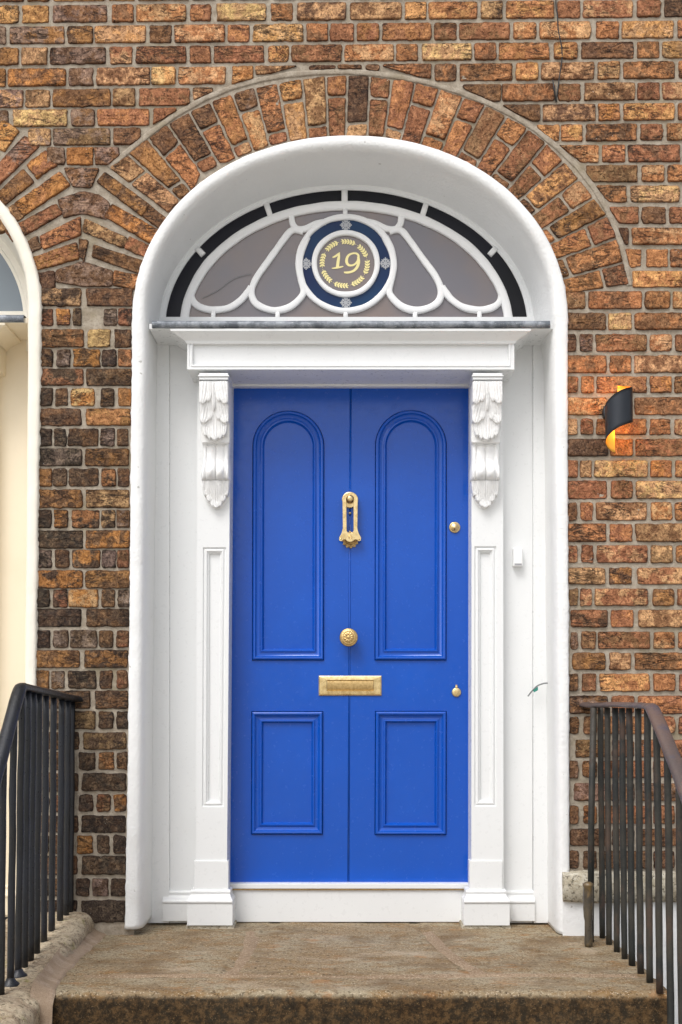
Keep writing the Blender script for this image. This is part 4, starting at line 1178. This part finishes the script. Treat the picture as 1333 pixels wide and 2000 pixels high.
for x0, y0, x1, y1, Y in seq:
    rg = [m.vert((p.x, Y, p.z)) for p in rect(x0, y0, x1, y1, YD - 0.005)]
    if prev:
        for i in range(4): j = (i + 1) % 4; m.face((prev[i], prev[j], rg[j], rg[i]))
    prev = rg
sub(m.build('letter_plate', m_brass, None))
m = MB(); pp = rect(639.3, 1328.5, 729.8, 1349.0, YD - 0.005)
nx_, nz_ = 24, 8; gr = []
for j in range(nz_ + 1):
    gr.append([m.vert((lerp(pp[0].x, pp[3].x, i / nx_), YD - 0.002 - 0.003 * math.sin(j / nz_ * math.pi) ** .5 + 0.0003 * nz((i, j, 0), .3), lerp(pp[0].z, pp[1].z, j / nz_))) for i in range(nx_ + 1)])
for a, b in zip(gr, gr[1:]): m.ring_strip(a, b, False, 0, True)
sub(m.build('letter_flap', m_brass_old, None))
# cylinder lock
m = MB(); c = at(888.5, 1030, YD - 0.004)
m.lathe(c, [(0.0215, 0.004), (0.0215, 0.001), (0.020, -0.002), (0.016, -0.0035), (0.0155, -0.0015), (0.0150, -0.0015), (0.0148, -0.006), (0.014, -0.0072), (0.0065, -0.0075), (0.006, -0.0085), (0.0005, -0.0086)], 40)
sub(m.build('cylinder_lock', m_brass, None))
m = MB(); c2 = at(888.8, 1033.5, YD - 0.0135); m.box(c2.x - 0.0014, c2.x + 0.0014, c2.y, c2.y + 0.003, c2.z - 0.0045, c2.z + 0.0035)
m.lathe(c2, [(0.0024, 0.003), (0.0024, -0.0004)], 12)
sub(m.build('keyhole', m_darkroom, None))
# keyhole cover
m = MB(); c = at(892, 1352, YD - 0.003)
m.lathe(c, [(0.0180, 0.003), (0.0180, 0.0), (0.016, -0.003), (0.009, -0.0048), (0.0005, -0.005)], 32)
c2 = at(892, 1342, YD - 0.004); m.lathe(c2, [(0.0055, 0.004), (0.0055, -0.002), (0.004, -0.0045), (0.0005, -0.005)], 16)
c3 = at(892, 1340.5, YD - 0.004); m.box(c3.x - 0.0035, c3.x + 0.0035, c3.y - 0.002, c3.y + 0.004, c3.z - 0.004, c3.z + 0.006)
sub(m.build('keyhole_cover', m_brass, None, 0.0008))

# ------------------------------------------------------------------ neighbour's doorway (the sliver at the left edge)
def copyT(name, mt, parent, f, bevel=0):
    m = MB(); f(m); m.v = [(x + NB_SHIFT.x, y, z + NB_SHIFT.z) for x, y, z in m.v]; return m.build(name, mt, parent, bevel)
doorcase(nhouse, m_cream, m_cream, NB_SHIFT)
def f(m):
    fr = []
    A, B_ = full(385, 296), full(346, 263)
    for (pa, pb) in zip(A, B_):
        p, q = at(pa[0], pa[1], YG), at(pb[0], pb[1], YG)
        fr.append([m.vert((lerp(p.x, q.x, t_), YG - y, lerp(p.z, q.z, t_))) for t_, y in ((0, .03), (.4, .035), (.5, .022), (.8, .02), (.85, .01), (1, .008), (1.0, -.01))])
    for a, b in zip(fr, fr[1:]): m.ring_strip(a, b, False, 0, False)
    came(m, [(391, 640)] + ellpx(290, 212) + [(953, 640)], 6, 0.012)
    m.pxbox([(300, 619), (300, 700), (1060, 700), (1060, 619)], YG - 0.012, YG + 0.02)
copyT('fanlight_frame', m_ivory, nhouse, f)
copyT('glass_pane', m_pane_far, nhouse, lambda m: fan_sheet(m, [(1030, 690), (324, 690)] + ellpx(352, 267), YG + 0.004))
copyT('door', m_cream, nhouse, lambda m: slab(m, [w2(440, 745), w2(440, 1800), w2(925, 1800), w2(925, 745)], PAN, YD, YD + 0.045), 0.001)
copyT('door_panel', m_cream, nhouse, lambda m: [m.face([m.vert((p[0], YD + 0.01, p[1])) for p in q]) for q in PAN])
# ------------------------------------------------------------------ stone: landing, kerb, string course, lower walls
def slabmesh(m, x0, x1, y0, y1, zt, zb, nx, ny, fn=None, nose=0.02, mi=0):
    """stone block seen from above and the front: displaced grid with a worn nose. fn(x,y)->dz"""
    prof = []
    for j in range(ny + 1):
        y = lerp(y1, y0 + nose, j / ny); prof.append((y, 0.0))
    for k in range(1, 7):
        t = math.pi / 2 * k / 6; prof.append((y0 + nose - nose * math.sin(t), -nose * (1 - math.cos(t))))
    H = zt - zb; nf = max(3, int(H / 0.012))
    for k in range(1, nf + 1): prof.append((y0, -nose - (H - nose) * k / nf))
    rows = []
    for y, dz in prof:
        r = []
        for i in range(nx + 1):
            x = lerp(x0, x1, i / nx); p = Vector((x, y, zt + dz))
            d = 0.0025 * nz(p, 4, 1) + 0.0012 * nz(p, 22, 2) + 0.0010 * nz(p, 70, 3)
            if fn: d += fn(x, y)
            n = Vector((0, -sm(-0.5 * nose, -nose, dz), 1 - sm(-0.5 * nose, -nose, dz)))
            if dz < -nose: d = d * 1.6
            r.append(m.vert(p + n * d))
        rows.append(r)
    for a, b in zip(rows, rows[1:]): m.ring_strip(a, b, False, mi, True)
    # ends, back and bottom
    for side in (0, -1):
        ed = [r[side] for r in rows]; bt = m.vert((x0 if side == 0 else x1, y1, zb)); m.face(ed + [bt])
    m.face([rows[0][0], rows[0][-1], m.vert((x1, y1, zb)), m.vert((x0, y1, zb))])
steps = empty('stone_steps', (0, -0.4, 0))
tag(steps, 'worn brown granite doorstep with a dark mossy front edge below the blue door', 'steps')
XL, XR, YF0 = -0.90, 0.905, -0.82
def joint(x, y):
    d = 0
    for (jx, s) in ((X(478, 1850, -0.35), 0.12), (X(880, 1850, -0.35), -0.16)):
        if y > -0.62:
            q = abs(x - jx - s * (y + 0.3)); d -= 0.004 * (1 - sm(0.01, 0.03, q))
    q = abs(y + 0.62 + 0.01 * math.sin(x * 9)); d -= 0.004 * (1 - sm(0.01, 0.025, q))
    return d
m = MB(); slabmesh(m, XL, XR, YF0, 0.27, 0.0, -0.17, 260, 120, joint, 0.028)
m.build('landing_slab', m_step, steps)
# mortar in the joints between the slabs (lighter, smeared)
m = MB()
def smear(pts, w, z=0.0035):
    L, Rr = [], []
    P = catmull(pts, 10)
    for i, p in enumerate(P):
        a = Vector(P[max(i - 1, 0)]); b = Vector(P[min(i + 1, len(P) - 1)]); d = (b - a).normalized(); n = Vector((-d.y, d.x))
        k = 1 + 0.5 * nz((p[0], p[1], 0), 9); q = Vector(p)
        L.append(m.vert((*(q + n * w * k), -0.003))); Rr.append(m.vert((*(q - n * w * k), -0.003)))
        m.v[L[-1]] = (m.v[L[-1]][0], m.v[L[-1]][1], -0.006); m.v[Rr[-1]] = (m.v[Rr[-1]][0], m.v[Rr[-1]][1], -0.006)
        if i == 0: M_ = []
        M_.append(m.vert((q.x, q.y, z + 0.002 * nz((p[0], p[1], 1), 30))))
    m.ring_strip(L, M_, False, 0, True); m.ring_strip(M_, Rr, False, 0, True)
jx = X(470, 1850, -0.35)
smear([(jx + 0.00, 0.05), (jx + 0.01, -0.2), (jx + 0.02, -0.4), (jx + 0.00, -0.60)], 0.035)
jx = X(868, 1850, -0.35)
smear([(jx - 0.02, 0.05), (jx, -0.2), (jx + 0.04, -0.4), (jx + 0.10, -0.60)], 0.035)
smear([(-0.80, -0.62), (-0.4, -0.605), (0.0, -0.63), (0.4, -0.60), (0.86, -0.61)], 0.03, 0.0025)
m.build('joint_mortar', m_joint, steps)
m = MB(); slabmesh(m, XL, 0.95, YF0 - 0.32, YF0 + 0.03, -0.17, -0.34, 60, 20, None, 0.025); m.build('lower_step', m_step, steps)
m = MB(); slabmesh(m, XL, 0.98, YF0 - 0.64, YF0 - 0.29, -0.34, -0.51, 60, 20, None, 0.025); m.build('lower_step', m_step, steps)
# mortar fillets against the kerb
def strip3(m, A, B, mi=0):
    a = [m.vert(p) for p in A]; b = [m.vert(p) for p in B]; m.ring_strip(a, b, False, mi, True)
def jit(p, s=0.003): return Vector(p) + Vector((nz(p, 30, 1), nz(p, 30, 2), nz(p, 30, 3))) * s
m = MB(); path = []
for k in range(60):
    y = lerp(0.02, -0.80, k / 59); path.append((y, 0.0))
path += [(-0.815, -0.004), (-0.83, -0.014), (-0.842, -0.03), (-0.848, -0.05), (-0.850, -0.09), (-0.850, -0.17)]
rr = []
for (y, zb_) in path:
    wd = lerp(0.072, 0.055, sm(0, -0.8, y)) * (1 + 0.25 * nz((0, y, 0), 7)); rg = []
    for t in [k / 9 for k in range(10)]:
        xl_ = -0.93 + 0.032 * sm(-0.2, -0.9, y); p = Vector((xl_ + (lerp(-0.858, -0.838, sm(-0.55, -0.82, y)) + 0.006 * nz((0, y, 0), 9) - xl_) * t, y, zb_ + 0.045 * (1 - t) ** 1.8 * (1 - 0.4 * sm(0, -.8, y)) + (0.004 if t < 0.9 else -0.003)))
        rg.append(m.vert(jit(p, 0.003)))
    rr.append(rg)
for a, b in zip(rr, rr[1:]): m.ring_strip(a, b, False, 0, True)
m.build('mortar_fillet', m_smear, steps)

# kerb stone at the left, falling slightly towards the street, with a bullnose
m = MB(); ny = 110
prof = [(-1.18, -0.35), (-1.18, -0.01), (-1.172, 0.0), (-1.12, 0.0), (-1.07, 0.0), (-1.02, 0.0), (-0.98, 0.0), (-0.95, -0.001), (-0.93, -0.006), (-0.915, -0.014), (-0.905, -0.026), (-0.900, -0.042), (-0.899, -0.06), (-0.903, -0.08), (-0.91, -0.11), (-0.912, -0.20), (-0.912, -0.35)]
rows = []
for j in range(ny + 1):
    y = lerp(0.02, -1.35, j / ny); zt = 0.083 - 0.085 * sm(0.0, -0.85, y) - 0.10 * max(0, -0.85 - y)
    ox = 0.032 * sm(-0.2, -0.9, y); r = []
    for (x, z) in prof:
        p = Vector((x + ox, y, z + zt)); d = 0.006 * nz(p, 7, 3) + 0.006 * nz(p, 24, 2) + 0.0035 * nz(p, 75, 1)
        if z > -0.3: p += Vector((d * (1 if x > -0.95 else 0.2), 0, d))
        r.append(m.vert(p))
    rows.append(r)
for a, b in zip(rows, rows[1:]): m.ring_strip(a, b, False, 0, True)
m.face(rows[0]); m.face(rows[-1][::-1])
kerb = m.build('kerb_stone', m_kerb)
tag(kerb, 'rounded granite kerb with lichen carrying the black railing left of the doorstep', 'kerb stone')

# string course and the painted basement wall at the right (parts of the house)
m = MB(); n = 90; x0, x1 = X(1100, 1730, -0.03), RIGHT
prof = [(0.0, 1.0), (-0.035, 0.97), (-0.045, 0.9), (-0.048, 0.5), (-0.046, 0.12), (-0.036, 0.03), (0.0, 0.0)]
zT, zB = Z(0, 1704, -0.04), Z(0, 1765, -0.04)
rows = []
for i in range(n + 1):
    x = lerp(x0, x1, (i / n) ** 1.7); r = []
    for (y, t) in prof:
        p = Vector((x, y, lerp(zB, zT, t))); k = 0.005 * nz(p, 9, 1) + 0.005 * nz(p, 30, 2)
        if i == 0: p.y = min(0.0, p.y + 0.01)
        r.append(m.vert(p + Vector((k * 0.3, k, k * 0.8))))
    rows.append(r)
for a, b in zip(rows, rows[1:]): m.ring_strip(a, b, False, 0, True)
m.face(rows[0]); m.face(rows[-1][::-1])
m.build('string_course', m_string, house)
m = MB(); rows = []
for j in range(41):
    z = lerp(zB + 0.01, -2.6, (j / 40) ** 1.5); rows.append([m.vert((x, -0.020 + 0.003 * nz((x, 0, z), 8), z)) for x in [lerp(X(1097, 1790), RIGHT, (i / 40) ** 1.5) for i in range(41)]])
for a, b in zip(rows, rows[1:]): m.ring_strip(a, b, False, 0, True)
m.build('basement_render', m_plaster, house)

# ground
def sheet(name, x0, x1, y0, y1, z, mt, label=None):
    m = MB(); m.face([m.vert(p) for p in ((x0, y0, z), (x1, y0, z), (x1, y1, z), (x0, y1, z))]); o = m.build(name, mt)
    tag(o, kind='structure'); return o
sheet('pavement', -150, 150, -150, YF0 - 0.62, -0.51, m_flag)
sheet('basement_area_floor', 0.9, 12, YF0 - 0.62, 0.1, -2.5, m_flag)
sheet('ground', -12, -1.15, YF0 - 0.62, 0.3, -0.05, m_flag)

# ------------------------------------------------------------------ railings
def rail(name, label, pts_bar, topline, matbar, mattop, r=0.0085, wr=0.022, hr=0.013, flat=True):
    e = empty(name, (pts_bar[0][0], pts_bar[0][1], 0)); tag(e, label, 'railing')
    for (x, y, z0, z1) in pts_bar:
        m = MB(); n = 14; pt = []
        for k in range(n + 1):
            p = Vector((x, y, lerp(z0, z1, k / n))); pt.append(p + Vector((nz(p, 5), nz(p, 5, 3), 0)) * 0.0022)
        m.tube(pt, [r * (1 + 0.10 * nz(p, 25)) for p in pt], 10)
        m.build('baluster', matbar, e)
    m = MB(); P = catmull(topline, 10)
    rings = []
    for i, p in enumerate(P):
        p = Vector(p); d = (Vector(P[min(i + 1, len(P) - 1)]) - Vector(P[max(i - 1, 0)])).normalized()
        a = d.cross(Vector((0, 0, 1))); a = a.normalized() if a.length > 0.05 else Vector((1, 0, 0)); b = a.cross(d).normalized()
        ring = []
        for (u, v) in ((-1, -0.6), (-1, 0.1), (-0.75, 0.65), (-0.35, 0.95), (0.35, 0.95), (0.75, 0.65), (1, 0.1), (1, -0.6), (0.5, -0.7), (-0.5, -0.7)):
            ring.append(m.vert(p + a * u * wr * (1 + 0.05 * nz(p, 20)) + b * v * hr + Vector((0, 0, 0.0015 * nz(p, 18, 2)))))
        rings.append(ring)
    for a, b in zip(rings, rings[1:]): m.ring_strip(a, b, True, 0, True)
    m.face(rings[0]); m.face(rings[-1][::-1])
    m.build('handrail', mattop, e)
    return e
ze = CAM.z
def px_bar(xb, yb, X_): # depth from a traced bar foot, given its world x
    d = abs(X_) * F / abs(xb - 685); return -4.2 + d
# left: bars foot traced; rail runs forward at eye level then dives
LB = []
XLr = -0.985
for xb, yt in ((142, 1369), (134, 1366), (122, 1364), (106, 1360), (91, 1356), (77, 1352), (66, 1349), (55, 1346), (43, 1342), (28, 1395), (9, 1455)):
    y = px_bar(xb, 0, XLr); p = at(xb, yt, y); zt = 0.083 - 0.085 * sm(0.0, -0.85, y)
    LB.append((XLr, y, zt - 0.01, p.z - 0.004))
yc = px_bar(40, 0, XLr)
zc = at(40, 1342, yc).z
# two more bars down the steps, out of the picture
slope = (LB[-1][3] - zc) / (LB[-1][1] - yc)
LB.append((XLr, LB[-1][1] - 0.1, -0.08, zc + slope * (LB[-1][1] - 0.1 - yc)))
zfar = at(150, 1364, 0.0).z
lrail = rail('railing', 'black painted iron railing on the granite kerb left of the door', LB,
     [(XLr + 0.03, 0.02, zfar - 0.004), (XLr, -0.05, zfar), (XLr, -0.3, lerp(zfar, zc, 0.45)), (XLr, yc + 0.06, zc - 0.002), (XLr, yc + 0.02, zc), (XLr, yc - 0.03, zc + slope * -0.025), (XLr, yc - 0.2, zc + slope * -0.2), (XLr, yc - 0.55, zc + slope * -0.55)], m_iron_black, m_iron_black, 0.0108, 0.0195, 0.013)
for i in (-4, -3):
    x, y, z0, z1 = LB[i]; m = MB(); m.lathe((x, y, z0 + 0.012), [(0.011, 0.018), (0.016, 0.008), (0.026, 0.0), (0.028, -0.012)][::-1], 12, 'z')
    m.build('baluster_foot', m_iron_black, lrail)
# mortar blob where the handrail enters the wall is part of the pier; dark socket
RB = []
XRr = 0.876
for xb, yb in [(v, 0) for v in (1173, 1186, 1201, 1215, 1229.5, 1246, 1264, 1282.5)]:
    y = px_bar(xb, 0, XRr); RB.append([XRr, y, -0.004, 0])
zr = at(1200, 1379, -0.3).z
yc2 = -4.2 + 0.876 * F / (1275 - 685)
p = at(1333, 1505, -4.2 + 0.90 * F / (1333 - 685)); slope2 = (p.z - zr) / (p.y - yc2)
for b in RB: b[3] = zr - 0.006 if b[1] > yc2 else zr + slope2 * (b[1] - yc2) - 0.012
for k, xb in enumerate((1303, 1325)):
    y = -4.2 + 0.885 * F / (xb - 685); RB.append([0.885, y, -0.2 if k else -0.19, zr + slope2 * (y - yc2) - 0.012])
RB.append([0.89, RB[-1][1] - 0.1, -0.3, zr + slope2 * (RB[-1][1] - 0.1 - yc2) - 0.012])
rrail = rail('railing', 'rusty iron railing with a bare brown handrail right of the doorstep', RB,
     [(0.83, 0.01, zr + 0.004), (0.845, -0.06, zr), (XRr - 0.01, -0.15, zr + 0.002), (XRr, -0.3, zr + 0.004), (XRr, yc2 + 0.08, zr + 0.001), (XRr, yc2 + 0.02, zr - 0.001), (XRr, yc2 - 0.03, zr + slope2 * -0.03), (XRr + 0.01, yc2 - 0.2, zr + slope2 * -0.2), (XRr + 0.02, yc2 - 0.6, zr + slope2 * -0.6)], m_iron_rust, m_iron_rail, 0.0103, 0.021, 0.010)
# first post: leans and stands in an old swollen gate hinge
m = MB(); pf = at(1149, 1848, -0.25); pt_ = at(1160, 1382, -0.12)
pq = at(1154, 1826, -0.12)
m.tube([(pt_.x, -0.12, pt_.z), (lerp(pt_.x, pq.x, .5) - 0.003, -0.12, (pt_.z + pq.z) / 2), (pq.x, -0.12, -0.003)], 0.0112, 10)
m.build('end_post', m_iron_rust, rrail)
m = MB(); c = at(1150, 1848, -0.20); base = Vector((c.x, -0.20, 0.0))
m.lathe(base, [(0.0125, 0.0), (0.014, 0.012), (0.0128, 0.05), (0.0125, 0.085), (0.0155, 0.10), (0.0172, 0.13), (0.0175, 0.175), (0.0155, 0.198), (0.0185, 0.203), (0.0185, 0.210), (0.009, 0.216)], 20, 'z')
m.build('gate_hinge_post', iron('old_hinge_metal', rgb(96, 88, 74), rgb(60, 54, 46), rgb(150, 120, 70), 0.6, 0.35), rrail)

# ------------------------------------------------------------------ spiral wall lamp
lamp = empty('wall_lamp', (at(1209, 810).x, -0.08, at(1209, 810).z))
tag(lamp, 'lit black and gold spiral lamp on the brick wall right of the door', 'wall lamp')
YLp = -0.082; Rl = 0.0475
cxl = at(1209.5, 810, YLp).x
def lz(y): return at(1209, y, YLp).z
th_k = [90, 180, 270, 360, 450]; zt_k = [520, 472, 408, 374, 347]; zl_k = [716, 660, 600, 563, 530]
def interp(v, ks, vs):
    for i in range(len(ks) - 1):
        if v <= ks[i + 1]:
            return lerp(vs[i], vs[i + 1], (v - ks[i]) / (ks[i + 1] - ks[i]))
    return vs[-1]
def cm(v, ks, vs):
    u = (v - ks[0]) / 90.0; i = min(int(u), 3); t = u - i
    a = vs[max(i - 1, 0)]; b = vs[i]; c = vs[i + 1]; d = vs[min(i + 2, 4)]
    return 0.5 * ((2 * b) + (-a + c) * t + (2 * a - 5 * b + 4 * c - d) * t * t + (-a + 3 * b - 3 * c + d) * t ** 3)
cy_ = lambda v: 620 + v / 2.76
m = MB(); NA, NZ = 96, 10; Go, Gi = [], []
for k in range(NA + 1):
    th_ = lerp(96, 444, k / NA); a = R(th_)
    zt_, zl_ = lz(cy_(cm(th_, th_k, zt_k))), lz(cy_(cm(th_, th_k, zl_k)))
    co, ci = [], []
    for j in range(NZ + 1):
        z = lerp(zl_, zt_, j / NZ)
        co.append(m.vert((cxl + Rl * math.cos(a), YLp + Rl * math.sin(a), z))); ci.append(m.vert((cxl + (Rl - 0.0012) * math.cos(a), YLp + (Rl - 0.0012) * math.sin(a), z)))
    Go.append(co); Gi.append(ci)
for a, b in zip(Go, Go[1:]): m.ring_strip(a, b, False, 0, True)
for a, b in zip(Gi, Gi[1:]): m.ring_strip(b, a, False, 1, True)
for j in (0, NZ):
    m.ring_strip([c[j] for c in Go], [c[j] for c in Gi], False, 0, False)
for k in (0, NA): m.ring_strip(Go[k], Gi[k], False, 0, False)
m.build('spiral_shade', [m_lamp_out, m_lamp_in], lamp, recalc=False)
m = MB(); c = at(1197, 806, -0.004); m.lathe((c.x, -0.004, c.z), [(0.038, 0.004), (0.038, -0.014), (0.035, -0.018), (0.001, -0.018)], 36)
m.tube([(c.x, -0.02, c.z), (cxl, YLp + 0.03, c.z)], 0.008, 10)
m.build('back_plate', m_lamp_out, lamp)
m = MB(); zc_ = lz(812); m.lathe((cxl, YLp, zc_), [(0.001, -0.035), (0.008, -0.032), (0.012, -0.015), (0.012, 0.015), (0.008, 0.032), (0.001, 0.035)], 16, 'z')
m.build('bulb', m_bulb, lamp)
ld = bpy.data.lights.new('lamp_light', 'POINT'); ld.energy = 0.10; ld.color = (1.0, 0.50, 0.14); ld.shadow_soft_size = 0.012
for dz in (0.05, -0.05):
    lo = bpy.data.objects.new('lamp_light', ld); C.objects.link(lo); lo.location = (cxl, YLp, zc_ + dz); link(lo, lamp)

# ------------------------------------------------------------------ small fittings
m = MB(); pts = rect(1003, 1070, 1021.5, 1106, YB - 0.03)
m.hexa(pts, [Vector((p.x, YB + 0.002, p.z)) for p in pts])
dbx = empty('door_sensor', (at(1012, 1090, YB).x, YB, at(1012, 1090, YB).z))
tag(dbx, 'small white plastic bell box on the white board right of the door', 'bell box')
m.build('casing', m_plastic, dbx, 0.004, 3)
m = MB(); q = rect(1005.5, 1100.5, 1019.5, 1104, YB - 0.0305); m.hexa(q, [Vector((p.x, YB - 0.026, p.z)) for p in q]); m.build('base_strip', mat('grey_plastic', (0.3, 0.3, 0.31, 1), 0.4)[0], dbx)
cab = empty('loose_cable', (at(1050, 1345, 0.16).x, 0.16, at(1050, 1345, 0.16).z))
tag(cab, 'short grey cable end with green tape sticking out of the white door jamb', 'cable')
m = MB(); m.tube([at(*p, 0.15) for p in catmull([(1070, 1334), (1062, 1335), (1051, 1339), (1043, 1346), (1036, 1354), (1031.5, 1360)], 6)], 0.0026, 8); m.build('cable', m_cable, cab)
m = MB(); p = at(1047, 1346, 0.147); m.hexa([p + Vector((-.010, 0, -.004)), p + Vector((-.006, 0, -.012)), p + Vector((.008, 0, -.004)), p + Vector((.008, 0, .009))], [p + Vector((-.010, .006, -.004)), p + Vector((-.006, .006, -.012)), p + Vector((.008, .006, -.004)), p + Vector((.008, .006, .009))]); m.build('green_tape', m_green, cab)
m = MB(); m.tube([at(p[0], p[1], -0.006) for p in catmull([(1092, -400), (1088, -100), (1086, 0), (1089, 28), (1091, 60), (1097, 90), (1098, 115), (1093, 150), (1090, 175), (1086, 196)], 8)], 0.0022, 6)
o = m.build('wall_cable', m_cable_black); tag(o, 'thin dark cable hanging down the brick wall above and right of the arch', 'cable')
m = MB(); m.tube([at(1080, 156, -0.012), at(1083, 175, -0.012), at(1087, 200, -0.003)], [0.002, 0.003, 0.0034], 8)
o = m.build('iron_spike', m_cable_black); tag(o, 'short dark iron spike in the brickwork at the lower end of the hanging cable', 'spike')
